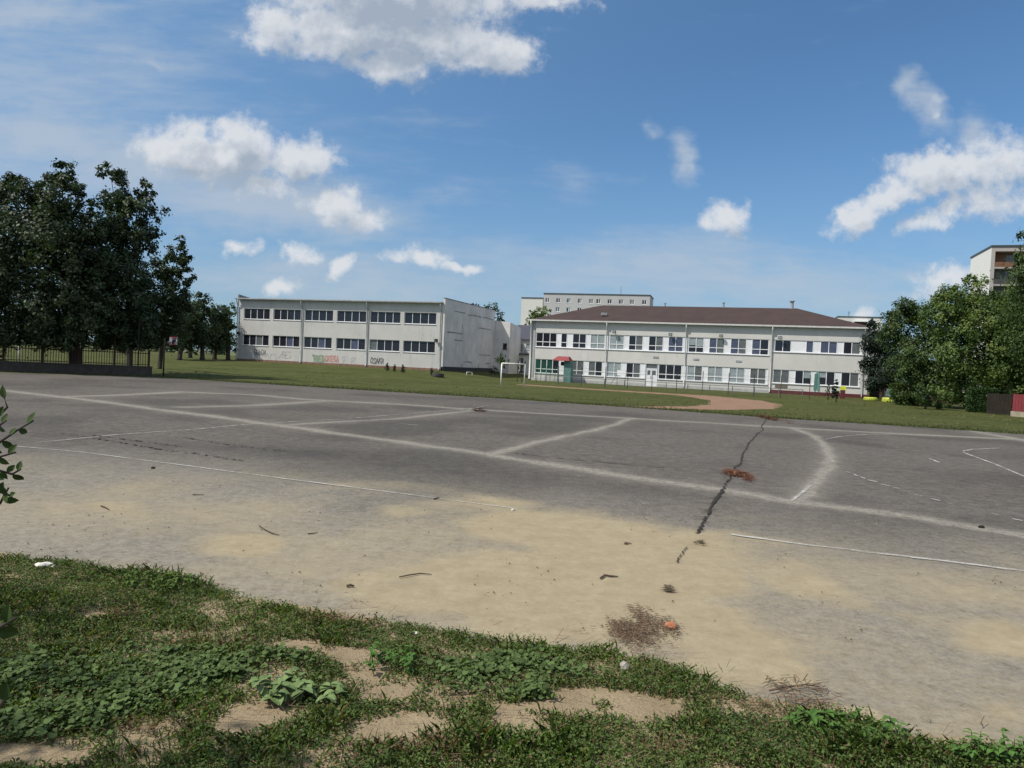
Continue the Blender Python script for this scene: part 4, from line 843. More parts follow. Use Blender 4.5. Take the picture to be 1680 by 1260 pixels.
def left_fence():
    A = at(-140, 604); B = at(249, 616.5); t = thing('railing_fence', 'dark low wall with a railing of upright bars under the tall trees', 'fence', A); d = (B - A); L = d.length; u = d.normalized(); a = math.atan2(u.y, u.x); pl = Plane(A, -math.degrees(a)); pl.P = A
    mb = MB(); mb.pbox(pl, 0, L, -.05, .58, -.28, 0); mb.pbox(pl, -.02, L + .03, .583, .64, -.31, .03); mb.build('wall', mat('dark_stone_wall', (.055, .05, .046), .95, .3, 4, bump=.4), t)
    RB = mat('railing_paint', (.055, .022, .018), .7, .3)
    mb = MB(); s = .1
    while s < L - .25:
        mb.pbox(pl, s, s + .035, .641, 1.72 + .05 * math.sin(s), -.16, -.125); s += .155
    mb.build('railing_bars', RB, t)
    mb = MB(); mb.pbox(pl, 0, L - .2, .72, .77, -.20, -.161); mb.pbox(pl, 0, L - .2, 1.5, 1.56, -.20, -.161); mb.build('rail', RB, t)
    for k in range(int(L / 2.1) + 1):
        s = .3 + k * 2.1
        if s > L - .1: break
        mb = MB(); mb.pbox(pl, s - .06, s + .06, .641, 1.78, -.235, -.201); mb.build('fence_post', RB, t)
    g2 = 'tall thin poles along the left fence'
    for i, px in enumerate((68, 132, 186, 226)):
        s = pl.S(px, 580); q = pl.pt(s, 0, -.6); h = random.uniform(4.6, 5.2); o = MB(); o.tube([(0, 0, 0), (0, 0, h)], .05, 8); o.tube([(0, 0, h), (0, 0, h + .04)], .07, 8); ob = o.build('ball_net_pole', mat('old_pole', (.07, .045, .04), .7, .3), None, True); ob.location = q
        tag(ob, ['thin pole behind the railing fence, leftmost of the row', 'thin pole behind the railing fence close to the thick trunk', 'thin pole behind the railing fence right of the thick trunk', 'thin pole nearest the right end of the railing fence'][i], 'pole', g2)
left_fence()
def school_fences():
    base = [(878, 628), (960, 634), (1060, 640.5), (1160, 646.5), (1250, 651.5), (1342, 656.3)]; P = [at(*p) for p in base]
    xs = [p[0] for p in base]; ys = [p[1] for p in base]
    FM = mat('fence_steel', (.12, .125, .13), .6, .25); FD = mat('dark_fence_post', (.035, .038, .042), .6, .25)
    t = thing('low_railing', 'low grey tube railing along the red track in front of the school', 'railing', P[0])
    px = [860 + z / 6 for z in (205, 395, 590, 787, 985, 1187, 1395, 1607)] + [1120 + z / 5.25 for z in (230, 425, 615, 825, 1030)]
    pts = []
    for x in px:
        g = at(x, float(np.interp(x, xs, ys)) - 1.2); pts.append(g); mb = MB(); bar(mb, g + Vector((0, 0, -.05)), g + Vector((0, 0, .84)), .04, 6); mb.build('railing_post', FM, t)
    mb = MB()
    for a, b in zip(pts[:-1], pts[1:]): bar(mb, a + Vector((0, 0, .84)), b + Vector((0, 0, .84)), .032, 6)
    mb.build('top_rail', FM, t)
    # chain-link filling of the low railing
    k = NT('chain_link'); k.color((.3, .3, .31)); tr = k.N('ShaderNodeBsdfTransparent'); mx = k.N('ShaderNodeMixShader')
    mx.inputs[0].default_value = .82; k.L(k.b.outputs[0], mx.inputs[1]); k.L(tr.outputs[0], mx.inputs[2]); k.L(mx.outputs[0], k.out.inputs[0])
    mb = MB()
    for a, b in zip(pts[:-1], pts[1:]):
        for i in range(int((b - a).length / .11)):
            q = a.lerp(b, i * .11 / (b - a).length); mb.box(q + Vector((0, 0, .05)), .006, .006, .78)
        for h in np.arange(.1, .8, .11): mb.tube([a + Vector((0, 0, float(h))), b + Vector((0, 0, float(h)))], .003, 3, False)
    mb.build('wire_mesh', FM, t)
    t = thing('wire_fence', 'tall thin dark posts with wires in front of the school wall', 'fence', P[0])
    px = [860 + z / 6 for z in (120, 335, 560, 795, 1015, 1255, 1495)] + [1120 + z / 5.25 for z in (165, 390, 610, 840, 1090)]; pts = []
    for x in px:
        g = at(x, float(np.interp(x, xs, ys))); pts.append(g); mb = MB(); h = random.uniform(1.9, 2.25); bar(mb, g + Vector((0, 0, -.05)), g + Vector((random.uniform(-.05, .05), 0, h)), .032, 6); mb.build('fence_post', FD, t)
    mb = MB()
    for h in (1.2, 1.55, 1.9):
        for a, b in zip(pts[:-1], pts[1:]): bar(mb, a + Vector((0, 0, h)), b + Vector((0, 0, h)), .007, 4)
    mb.build('wire', FD, t)
school_fences()

# ------------------------------------------------------------------ yard objects in front of the school
GREEN = mat('yard_green', (.035, .13, .105), .6, .25, 2); TEAL = mat('pale_teal', (.09, .2, .185), .6, .2, 2)
def kiosk():
    f = SCH.shift(2.4); s0, s1 = f.S(913.5, 605), f.S(936.5, 605); t = thing('garden_kiosk', 'teal kiosk with a red pitched roof in front of the lower windows', 'kiosk', f.pt(s0, 0))
    zt = f.pix(925, 592)[1]; mb = MB(); mb.pbox(f, s0 + .9, s1, 0, zt, -1.2, 0); mb.build('wall', TEAL, t); mb = MB(); mb.pbox(f, s0 + .1, s0 + .2, 0, zt, -.1, 0); mb.build('corner_post', TEAL, t)
    mb = MB(); mb.pbox(f, s0 + .2, s0 + .9, zt - .6, zt - .1, -1.1, -1.0); mb.build('opening_shade_panel', BLACK, t)  # black panel stands in for the shade inside the opening
    za = f.pix(925, 586)[1]; a, b = f.S(907.5, 590), f.S(935.5, 590)
    mb = MB(); mb.hexa([f.pt(a, zt + .01, .45), f.pt(b, zt + .01, .45), f.pt(b, zt + .01, -1.6), f.pt(a, zt + .01, -1.6)], [f.pt(a + .5, za + .1, -.3), f.pt(b - .3, za + .1, -.3), f.pt(b - .3, za + .1, -.9), f.pt(a + .5, za + .1, -.9)])
    mb.build('roof', mat('red_tiles', (.24, .045, .05), .8, .25, 4), t)
    t = thing('green_fence', 'thin green posts of a play yard fence at the left end of the school', 'fence', f.pt(f.S(880), 0))
    for px in (880, 889, 898, 904, 912):
        s = f.S(px, 610); mb = MB(); mb.tube([f.pt(s, 0, .3), f.pt(s, 1.9, .3)], .035, 6); mb.build('fence_post', GREEN, t)
    mb = MB()
    for z in (.5, 1.0, 1.5): mb.tube([f.pt(f.S(879, 610), z, .3), f.pt(f.S(913, 610), z, .3)], .02, 4)
    mb.build('rail', GREEN, t)
kiosk()
def hoop_board():
    f = SCH.shift(5); s0, s1 = f.S(1012.5, 612), f.S(1026.5, 612); t = thing('white_board', 'square white board on a thin frame behind the tall wire fence', 'board', f.pt(s0, 0)); z1, z0 = f.pix(1020, 607.5)[1], f.pix(1020, 616)[1]
    mb = MB(); mb.pbox(f, s0, s1, z0, z1, 0, .04); mb.build('panel', WHITE, t)
    mb = MB()
    for s in (s0 + .02, s1 - .02): mb.tube([f.pt(s, 0, -.03), f.pt(s, z1, -.03)], .03, 6)
    mb.tube([f.pt(s0 - .8, 0, -.04), f.pt(s0, z0 + .1, -.04)], .025, 6); mb.tube([f.pt(s0, z0 * .4, -.04), f.pt(s1, z0 * .4, -.04)], .025, 6); mb.build('frame', DKGREY, t)
hoop_board()
def mats_():
    for px, y0, y1, lab, lean in ((1336.5, 613, 641, 'green padded panel leaning by the railing end, slimmer of the two', .1), (1342.5, 609.5, 642, 'taller green padded panel leaning by the railing end', -.15)):
        b = at(px, 651); sc = b.y / F_PX; h = (651 - y0) * sc; hb = (651 - y1) * sc; pl = Plane(b, 35); w = 4.5 * sc
        mb = MB(); lo = [pl.pt(-w / 2, b.z + hb, .06), pl.pt(w / 2, b.z + hb, .06), pl.pt(w / 2, b.z + hb, -.06), pl.pt(-w / 2, b.z + hb, -.06)]
        mb.hexa(lo, [p + Vector((lean, .15, h - hb)) for p in lo]); t = thing('padded_panel', lab, 'panel', b, 'green padded panels'); mb.build('pad', GREEN if px < 1340 else TEAL, t)
        mb = MB(); mb.tube([b, b + Vector((0, 0, hb + .1))], .05, 6); mb.build('post', FDK, t)
FDK = DKGREY
mats_()
def cypress(): 
    b = at(1371.5, 660); tree('columnar_cypress', 'narrow dark columnar conifer in front of the right end of the school', b, [(1371, 650, 4.5), (1371, 643, 5.5), (1370.5, 636, 5), (1371, 629, 3.6), (1371.5, 624, 2.2)], b.y, .15, 4.5, P_SPRUCE, .05, None, limbs=False, clump=.4, cat='conifer')
    b = at(1358, 656); tree('small_tree', 'scrawny little dark tree left of the columnar conifer', b, [(1358, 634, 5), (1357, 642, 5), (1360, 649, 5)], b.y, .14, .9, P_DARK, .04, None, cat='tree')
cypress()
def small_yard():
    b = at(1382, 654); t = thing('waste_post', 'dark red box post with a yellow top by the red plinth', 'post', b); sc = b.y / F_PX
    mb = MB(); mb.box(b, .45, .35, 14 * sc, -.35); mb.build('body', mat('wine_red', (.10, .016, .02), .6, .2), t); mb = MB(); mb.box(b + Vector((0, 0, 14 * sc + .002)), .58, .42, 6.5 * sc, -.35); mb.build('top', mat('signal_yellow', (.55, .6, .06), .5, .15), t)
    YEL = mat('yellow_tyre_paint', (.42, .47, .06), .65, .2)
    def tyre(px, py, w, lab):
        b = at(px, py); R = w * b.y / F_PX / 2; t = thing('painted_tyre', lab, 'tyre', b, 'yellow painted tyres'); mb = MB()
        r = R * .36; prof = [(R * .45, .02), (R * .95, .0), (R * 1.0, .06), (R * 1.0, r * 1.35), (R * .93, r * 1.6), (R * .55, r * 1.6), (R * .48, r * 1.2), (R * .45, .02)]
        mb.lathe(b, prof, 28); mb.build('tread', YEL, t, True)
        mb = MB()
        for i in range(22):
            a = i / 22 * 2 * math.pi; q = b + Vector((math.cos(a) * R * 1.0, math.sin(a) * R * 1.0, r * .35)); mb.box(q, .05, .1, r * .8, a)
        mb.build('lug', YEL, t)
    tyre(1428, 657.5, 20, 'yellow painted tyre lying on the grass left of the green barrel'); tyre(1462, 660.5, 27, 'larger yellow painted tyre round the foot of the green barrel')
    b = at(1463, 659); sc = b.y / F_PX; t = thing('green_barrel', 'tapered dull green barrel standing inside the larger yellow tyre', 'barrel', b); mb = MB(); mb.lathe(b, [(.0, .02), (11 * sc, .02), (10.5 * sc, 8 * sc), (8.5 * sc, 20 * sc), (8 * sc, 21 * sc), (0, 21.5 * sc)], 18); mb.build('body', mat('dull_green', (.06, .115, .095), .7, .25, 3), t)
    mb = MB(); mb.lathe(b, [(10.9 * sc, 8 * sc), (11.2 * sc, 8.6 * sc), (10.6 * sc, 9.4 * sc)], 18); mb.build('hoop', DKGREY, t)
    # fences behind the trees on the right
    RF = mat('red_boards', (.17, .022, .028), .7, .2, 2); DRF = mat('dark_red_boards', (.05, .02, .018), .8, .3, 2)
    def boards(name, lab, a, b, h, m, base=None):
        t = thing(name, lab, 'fence', a); d = b - a; L = d.length; pl = Plane(a, -math.degrees(math.atan2(d.y, d.x))); pl.P = a; mb = MB(); s = 0; zb = .36 if base else .05
        while s < L: mb.pbox(pl, s, min(s + .17, L), zb, h + random.uniform(-.02, .02), -.025, 0); s += .185
        mb.build('boards', m, t); mb = MB(); mb.pbox(pl, 0, L, zb + .2, zb + .28, -.07, -.027); mb.pbox(pl, 0, L, h - .35, h - .27, -.07, -.027); mb.build('rail', m, t)
        if base: mb = MB(); mb.pbox(pl, -.05, L + .05, -.05, .355, -.15, .1); mb.build('footing', base, t)
    boards('board_fence', 'bright red board fence on a concrete footing at the right edge', at(1660, 683), at(1800, 694), 1.55, RF, mat('old_concrete', (.3, .27, .2), .95, .25, 3))
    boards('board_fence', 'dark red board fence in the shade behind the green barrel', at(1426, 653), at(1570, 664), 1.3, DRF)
    boards('board_fence', 'brown board fence with deep shade in its colour right of the clipped hedge', at(1618, 679.5), at(1659, 682), 1.5, mat('shaded_brown_boards', (.022, .015, .011), .9, .3, 2))  # board colour darkened to stand in for deep shade
    # clipped hedge
    a = at(1590, 676); b = at(1640, 679); t = thing('clipped_hedge', 'box shaped clipped green hedge under the yellow green tree', 'hedge', a); u = (b - a); L = u.length; u.normalize(); nb = Vector((-u.y, u.x, 0)); n = 15000; h = 1.75; w = 1.1
    face = rng.integers(0, 3, n); s = rng.random(n) * L * .9; dd = rng.random(n) * w; zz = rng.random(n) * h
    dd = np.where(face == 0, rng.normal(0, .05, n), dd); zz = np.where(face == 1, h + rng.normal(0, .05, n), zz); s = np.where(face == 2, rng.choice([0, L * .9], n) + rng.normal(0, .05, n), s)
    C = np.array(a) + s[:, None] * np.array(u) + dd[:, None] * np.array(nb) + np.c_[np.zeros(n), np.zeros(n), zz]
    V, Fq, _ = leaves_np(C, rng.normal(size=(n, 3)) + np.array([0, 0, .3]), .13, .09, None); col = np.array((.028, .062, .014)) * (.6 + .8 * rng.random((n, 1))); np_mesh('foliage', V, Fq, LEAF, t, col)
    mb = MB()
    for i in range(6): q = a + u * (L * .9 * (i + .5) / 6) + nb * .5; mb.tube([q, q + Vector((0, 0, 1.2))], .04, 6)
    mb.build('stem', BARK, t)
small_yard()
# dwarf conifers, planter and young trees near the buildings
def dwarfs():
    spots = [((635.5, 608.5), 'dwarf conifer by the graffiti building, left of the close trio'), ((647.5, 610), 'dwarf conifer in the middle of the close trio'), ((660, 611.5), 'dwarf conifer at the right of the close trio'), ((707.5, 614), 'dwarf conifer next to the round planter')]
    b = at(*spots[0][0]); sc = b.y / F_PX
    t = thing('dwarf_conifer', spots[0][1], 'shrub', b, 'dwarf conifers along the graffiti building'); lob = [((b.x, b.y, b.z + z), r) for z, r in ((.14, .2), (.34, .23), (.56, .18), (.76, .1))]
    V, Fq, col = crown_np(lob, .10, 3.0, P_SPRUCE, .5); np_mesh('crown', V, Fq, LEAF, t, col); mb = MB(); mb.tube([b, b + Vector((0, 0, .3))], .03, 6); mb.build('trunk', BARK, t)
    for p, lab in spots[1:]:
        c = copy_tree(t); c.location = at(*p); c['label'] = lab; c.rotation_euler = (0, 0, random.uniform(0, 6)); k = random.uniform(.9, 1.1); c.scale = (k, k, k)
    b = at(718.5, 618.5); t = thing('round_planter', 'round dark stone planter with low plants at the corner of the graffiti building', 'planter', b); R = 10 * b.y / F_PX
    mb = MB(); mb.lathe(b, [(R * .95, 0), (R, .1), (R, .36), (R * .9, .4), (R * .88, .3), (0, .32)], 22); mb.build('bowl', mat('dark_stone', (.05, .047, .045), .9, .3, 8), t)
    lob = [((b.x + random.uniform(-.5, .5) * R, b.y + random.uniform(-.5, .5) * R, b.z + .42), (.28, .28, .2)) for _ in range(7)]; V, Fq, col = crown_np(lob, .08, .3, P_MID, .5); np_mesh('foliage', V, Fq, LEAF, t, col)
    for (px, py, Y, lob, lab) in ((822.5, 616, 84, [(822, 585, 8), (818, 591, 8), (828, 590, 9), (824, 597, 8)], 'young round tree just left of the goal frame'), (856, 622, 82, [(857, 598, 5), (853, 603, 5), (858, 608, 4), (852, 610, 4)], 'sparse sapling tied to stakes behind the goal frame')):
        p = at_depth(px, py, Y); q = (p.x, p.y, float(gz(p.x, p.y))); tree('young_tree', lab, q, lob, Y, .22, .9, P_MID if Y == 84 else P_DARK, .05, None, cat='young tree')
    b = at(855, 627)
    t = thing('tree_stake', 'pair of dark wooden stakes round the sapling behind the goal frame', 'stakes', b)
    for dx in (-.45, .35): 
        mb = MB(); mb.tube([b + Vector((dx, 0, 0)), b + Vector((dx, 0, 2.4))], .05, 6); mb.build('stake', BARK, t)
    mb = MB(); mb.tube([b + Vector((-.45, 0, 2.2)), b + Vector((.35, 0, 2.2))], .03, 6); mb.build('crosspiece', BARK, t)
    for px, py, lab in ((812, 615, 'dark shrub at the back corner of the grey side wall'), ):
        b = at(px, py); tree('leafy_bush', lab, b, [(811, 606, 6), (816, 609, 5), (807, 610, 5)], b.y, .2, 1.2, P_DARK, .05, None, limbs=False, cat='bush')
    # stones and debris by the green panels
    b = at(1352, 659); mb = MB()
dwarfs()

# ------------------------------------------------------------------ foreground weeds
SOIL_HOLES = [(430, 1165, 75, 28), (395, 1190, 60, 22), (570, 1075, 55, 14), (600, 1110, 48, 20), (640, 1140, 48, 22), (680, 1185, 90, 26), (620, 1200, 70, 22), (1000, 1145, 120, 20), (930, 1165, 100, 18), (860, 1190, 70, 22), (1050, 1165, 60, 18), (60, 1240, 90, 22), (200, 1215, 60, 14), (480, 1060, 55, 10), (150, 1010, 30, 7), (1200, 1125, 30, 8), (830, 1165, 40, 18)]
def cover(x, y):
    d = np.ones_like(x)
    for (px, py, rx, ry) in SOIL_HOLES:
        c = on_plane(px, py); r = np.hypot((x - c[0]) / (rx * c[1] / F_PX), (y - c[1]) / (ry * c[1] ** 2 / (F_PX * EYE)))
        d = d * np.where(r < 2, sst(.55, 1.25, r + 1.3 * (fbm(x, y, 5, 33) - .5)), 1)
    return d * (.25 + .75 * sst(.30, .50, fbm(x, y, 2.4, 44) + .05)) * (.4 + .6 * sst(.3, .5, fbm(x, y, 9, 46)))
def scatter(n, fn, lim=(-4.6, 5.2, 2.4, 8.2), pw=1.0):
    out = []
    tot = 0
    while tot < n:
        x = rng.uniform(lim[0], lim[1], n); y = lim[2] + (lim[3] - lim[2]) * rng.random(n) ** pw
        k = rng.random(n) < fn(x, y); out.append(np.c_[x[k], y[k]]); tot += k.sum()
        if not k.sum(): break
    return np.concatenate(out)[:n]
def edge_d(x, y): return np.interp(x, ne[:, 0], ne[:, 1]) - y        # >0 on the weedy side
def in_weeds(x, y):
    e = edge_d(x, y) + .3 * (fbm(x, y, 3, 5) - .45); return sst(-.06, .10, e) * cover(x, y) * (np.abs(x) < .85 * (y + 1))
def blob_f(lst):
    cs = [(on_plane(px, py), rx, ry) for px, py, rx, ry in lst]
    def f(x, y):
        v = np.zeros_like(x)
        for c, rx, ry in cs: v = np.maximum(v, np.exp(-np.hypot((x - c[0]) / (rx * c[1] / F_PX), (y - c[1]) / (ry * c[1] ** 2 / (F_PX * EYE))) ** 2))
        return v
    return f
LUSH = blob_f([(260, 950, 45, 16), (1400, 1200, 120, 30), (1640, 1245, 100, 22), (380, 990, 70, 20), (640, 1080, 40, 22), (330, 1160, 40, 22), (900, 1080, 80, 20), (1150, 1110, 80, 20), (850, 1230, 120, 25), (1000, 1250, 150, 25)])
DRYZ = blob_f([(180, 1010, 40, 10), (1060, 1060, 50, 22), (1300, 1170, 60, 14), (230, 1200, 60, 14), (330, 1060, 60, 10), (560, 1020, 60, 8), (1240, 1160, 60, 10), (880, 1120, 50, 10), (700, 1230, 80, 14), (1090, 1230, 40, 14)])
ROUND = blob_f([(300, 1105, 110, 26), (180, 1140, 110, 28), (60, 1110, 80, 24), (830, 1105, 70, 20), (780, 1120, 50, 16), (90, 1180, 60, 24), (880, 1140, 40, 14), (480, 1085, 40, 12)])
def weeds():
    # blades
    n = 90000; P = scatter(n, in_weeds, pw=1.35); x, y = P[:, 0], P[:, 1]; n = len(P); lu = LUSH(x, y); dr = DRYZ(x, y); e = np.clip(edge_d(x, y), 0, 1)
    h = (.034 + .075 * rng.random(n) ** 2 + .06 * lu * rng.random(n)) * (.12 + 1.5 * fbm(x, y, 2.6, 77) ** 1.8) * .95; w = .0022 + .0022 * rng.random(n)
    az = rng.random(n) * 6.283; lean = h * (.2 + .9 * rng.random(n)); dx, dy = np.cos(az), np.sin(az)
    B = np.c_[x, y, np.full(n, -.005)]; side = np.c_[-dy, dx, np.zeros(n)] * w[:, None]
    mid = B + np.c_[dx * lean * .35, dy * lean * .35, h * .65]; tip = B + np.c_[dx * lean, dy * lean, h]
    V = np.stack([B - side, B + side, mid + side * .8, tip, mid - side * .8], 1).reshape(-1, 3); Fq = np.arange(5 * n).reshape(n, 5)
    g = fbm(x, y, 1.6, 91)[:, None]; c = np.array((.070, .112, .026)) * (1 - g) + np.array((.120, .165, .038)) * g
    c = c * (1 - .3 * lu[:, None]) + np.array((.075, .17, .026)) * .5 * lu[:, None]; isdry = (rng.random(n) < .13 + .5 * dr)[:, None]
    c = np.where(isdry, np.array((.19, .145, .075)) * (.6 + .7 * rng.random((n, 1))), c * (.6 + .8 * rng.random((n, 1))))
    o = np_mesh('grass', V, Fq, LEAF_FG, None, c); tag(o, 'short weedy grass covering the near verge', 'grass', kind='stuff')
    # small leaflets of clover and knotgrass close to the soil
    n = 170000; P = scatter(n, in_weeds, pw=1.35); x, y = P[:, 0], P[:, 1]; n = len(P); lu = LUSH(x, y)
    z = (.006 + .055 * rng.random(n) ** 1.4 * (.15 + 2.0 * fbm(x, y, 2.6, 77) ** 1.8)) * (1 + .8 * lu); C = np.c_[x, y, z]; s = .008 + .013 * rng.random(n)
    g = fbm(x, y, 2.1, 17)[:, None]; c = np.array((.050, .088, .022)) * (1 - g) + np.array((.095, .138, .032)) * g; c = c * (.55 + .9 * rng.random((n, 1))); dr = (rng.random(n) < .06 + .45 * DRYZ(x, y))[:, None]; c = np.where(dr, np.array((.15, .085, .05)) * (.5 + .8 * rng.random((n, 1))), c)
    V, Fq, c = leaves_np(C, rng.normal(size=(n, 3)) * .55 + np.array([0, 0, 1]), s * 1.25, s * .85, c, .2); o = np_mesh('weeds', V, Fq, LEAF_FG, None, c); tag(o, 'low clover and knotgrass leaves on the near verge', 'weeds', kind='stuff')
    # round mallow leaves
    n = 6500; fn = lambda x, y: ROUND(x, y) * in_weeds(x, y) * (.15 + .85 * sst(.4, .6, fbm(x, y, 4, 48))); P = scatter(n, fn, pw=1.2); x, y = P[:, 0], P[:, 1]; n = len(P); z = .02 + .05 * rng.random(n); r = .009 + .013 * rng.random(n)
    nm = rng.normal(size=(n, 3)) * .35 + np.array([-.1, -.1, 1]); nm /= np.linalg.norm(nm, axis=1, keepdims=True); u = np.cross(nm, rng.normal(size=(n, 3))); u /= np.linalg.norm(u, axis=1, keepdims=True); v = np.cross(nm, u); C = np.c_[x, y, z]
    ang = np.linspace(0, 2 * math.pi, 9)[:-1]; rad = np.array([.45, 1, .97, 1.03, 1.05, 1.03, .97, 1]); V = np.stack([C + (u * math.cos(a) + v * math.sin(a)) * (r * q)[:, None] + nm * (r * .18 * (i % 2))[:, None] for i, (a, q) in enumerate(zip(ang, rad))], 1).reshape(-1, 3)
    c = np.array((.088, .135, .040)) * (.55 + .7 * rng.random((n, 1))); o = np_mesh('ground_ivy', V, np.arange(8 * n).reshape(n, 8), LEAF_FG, None, c); tag(o, 'patches of round mallow leaves among the grass', 'weeds', kind='stuff')
    # dry straw and stems lying about, also past the edge
    n = 2600; fn = lambda x, y: (sst(-.45, -.05, edge_d(x, y)) * (.12 + .9 * DRYZ(x, y))); P = scatter(n, fn); x, y = P[:, 0], P[:, 1]; n = len(P); az = rng.normal(.0, .7, n); l = .04 + .12 * rng.random(n) ** 2; dv = np.c_[np.cos(az), np.sin(az), rng.normal(.12, .15, n)]; w = np.c_[-np.sin(az), np.cos(az), np.zeros(n)] * (.0012 + .0012 * rng.random(n))[:, None]; B = np.c_[x, y, .012 + .03 * rng.random(n)]; E = B + dv * l[:, None]
    E[:, 2] = np.maximum(E[:, 2], .01); V = np.stack([B - w, B + w, E + w, E - w], 1).reshape(-1, 3); c = np.array((.17, .11, .065)) * (.45 + 1.0 * rng.random((n, 1))); o = np_mesh('dry_straw', V, np.arange(4 * n).reshape(n, 4), DRY, None, c); tag(o, 'brown dry stems and straw lying on the verge', 'straw', kind='stuff')
    # crumbs and grit on the court
    n = 1500; P = scatter(n, lambda x, y: sst(.0, -.3, edge_d(x, y)) * sst(.45, .75, fbm(x, y, 1.1, 66)) * sst(14, 3, y), (-6, 7, 3.6, 16)); x, y = P[:, 0], P[:, 1]; n = len(P); s = .003 + .011 * rng.random(n) ** 5
    V = np.concatenate([np.c_[x + s * dx, y + s * dy, .012 + s * dz] for dx, dy, dz in ((-1, -.5, 0), (1, -.6, 0), (.1, .9, 0), (0, 0, .9))]).reshape(4, n, 3).transpose(1, 0, 2).reshape(-1, 3); b = np.arange(n) * 4
    Fq = np.concatenate([np.c_[b, b + 1, b + 3], np.c_[b + 1, b + 2, b + 3], np.c_[b + 2, b, b + 3]]); c = np.where(rng.random((n, 1)) < .7, np.array((.06, .045, .03)), np.array((.3, .27, .22))); c = np.concatenate([c, c, c]); o = np_mesh('gravel', V, Fq, DRY, None, c); tag(o, 'crumbs of grit and earth scattered on the sandy asphalt', 'grit', kind='stuff')
    # ragged fringe of grass along the far side of the asphalt
    n = 14000; xx = rng.uniform(-26, 40, n); yy = np.interp(xx, fe[:, 0], fe[:, 1]) + np.abs(rng.normal(0, .9, n)) ** 1.5 - .12; h = .03 + .05 * rng.random(n); w = .02; az = rng.random(n) * 3.14; sd = np.c_[np.cos(az), np.sin(az), np.zeros(n)] * w; B = np.c_[xx, yy, np.zeros(n)]; T = B + np.c_[rng.normal(0, .04, n), rng.normal(0, .04, n), h]
    V = np.stack([B - sd, B + sd, T + sd * .3, T - sd * .3], 1).reshape(-1, 3); c = np.array((.06, .075, .024)) * (.6 + .8 * rng.random((n, 1))); o = np_mesh('grass_fringe', V, np.arange(4 * n).reshape(n, 4), LEAF_FG, None, c); tag(o, 'ragged grass fringe along the far edge of the asphalt', 'grass', kind='stuff')
def lawn_tufts():
    n = 60000; x = rng.uniform(-60, 75, n); y = rng.uniform(31, 92, n); p = rng.random(n) < sst(.42, .62, fbm(x, y, .35, 58, 5)) * sst(98, 34, y)
    k = (~court_mask(x, y)) & (y > np.interp(x, fe[:, 0], fe[:, 1])) & (track_dist(x, y) > 1.1) & p & ((.309 * x + .951 * y) < 78); x, y = x[k], y[k]; n = len(x)
    h = .015 + .03 * rng.random(n) ** 2; w = .02 + .04 * rng.random(n); az = rng.random(n) * 3.14; sd = np.c_[np.cos(az), np.sin(az), np.zeros(n)] * w[:, None]; B = np.c_[x, y, gz(x, y)]; T = B + np.c_[rng.normal(0, .05, n), rng.normal(0, .05, n), h]
    V = np.stack([B - sd, B + sd, T + sd * .4, T - sd * .4], 1).reshape(-1, 3); t = rng.random((n, 1)); c = np.array((.085, .105, .032)) * (1 - t) + np.array((.15, .145, .058)) * t
    o = np_mesh('lawn_grass', V, np.arange(4 * n).reshape(n, 4), LEAF_FG, None, c); tag(o, 'longer tufts of grass scattered over the lawn before the buildings', 'grass', kind='stuff')
lawn_tufts()
weeds()
# broad-leaved plants
def leaf_blade(mb, base, d, L, W, droop, up=.3):
    d = Vector(d).normalized(); side = d.cross(Vector((0, 0, 1))).normalized(); pr = [(0, .12), (.2, .75), (.45, 1), (.7, .78), (.9, .35), (1, .03)]; rows = []
    for t, w in pr:
        c = base + d * L * t + Vector((0, 0, up * L * t - droop * L * t * t)); ww = W * w / 2; rows.append((c - side * ww + Vector((0, 0, ww * .35)), c, c + side * ww + Vector((0, 0, ww * .35))))
    for a, b in zip(rows[:-1], rows[1:]): mb.quad(a[0], a[1], b[1], b[0]); mb.quad(a[1], a[2], b[2], b[1])
def flat_leaf(name, c): k = NT(name); n = k.noise(25, 4); k.color(k.mix(k.ramp(n, .3, .7), tuple(x * .7 for x in c), tuple(x * 1.2 for x in c))); k.rough(.75); k.b.inputs['Specular IOR Level'].default_value = .2; return k.m
def broad_plant(name, label, px, py, nst, Lr, spread, m, h, group=None):
    b = at(px, py); t = thing(name, label, 'plant', b, group); mb = MB(); st = MB()
    for i in range(nst):
        q = b + Vector((random.uniform(-1, 1) * spread[0], random.uniform(-1, 1) * spread[1], 0)); hh = h * random.uniform(.6, 1); top = q + Vector((random.uniform(-.03, .03), random.uniform(-.03, .03), hh)); st.tube([q, top], [.004, .002], 5)
        for k in range(random.randint(5, 7)):
            a = random.uniform(0, 6.283); f = random.uniform(.4, 1); leaf_blade(mb, q.lerp(top, f), (math.cos(a), math.sin(a), 0), random.uniform(*Lr), random.uniform(*Lr) * .62, random.uniform(.2, .7))
    mb.build('leaves', m, t, True); st.build('stem', m, t)
BL = flat_leaf('pale_broad_leaf', (.14, .20, .075)); DG = flat_leaf('fresh_leaf', (.065, .135, .026))
broad_plant('broadleaf_weed', 'pale green broad leaved plant spreading on bare soil near the bottom left', 498, 1148, 17, (.055, .10), (.25, .09), BL, .13)
broad_plant('leafy_weed', 'bright green leafy weed clump in the middle of the verge', 640, 1098, 14, (.03, .06), (.16, .10), DG, .13)
broad_plant('leafy_weed', 'bright green leafy weed clump at the edge of the asphalt on the left', 262, 962, 26, (.03, .055), (.30, .17), flat_leaf('yellow_leaf', (.072, .115, .022)), .12)
broad_plant('leafy_weed', 'dark green leafy clump right of the brick piece', 1390, 1205, 20, (.04, .08), (.30, .12), DG, .10)
broad_plant('leafy_weed', 'bright green leafy clump at the bottom right corner', 1630, 1248, 26, (.03, .05), (.28, .10), DG, .13)
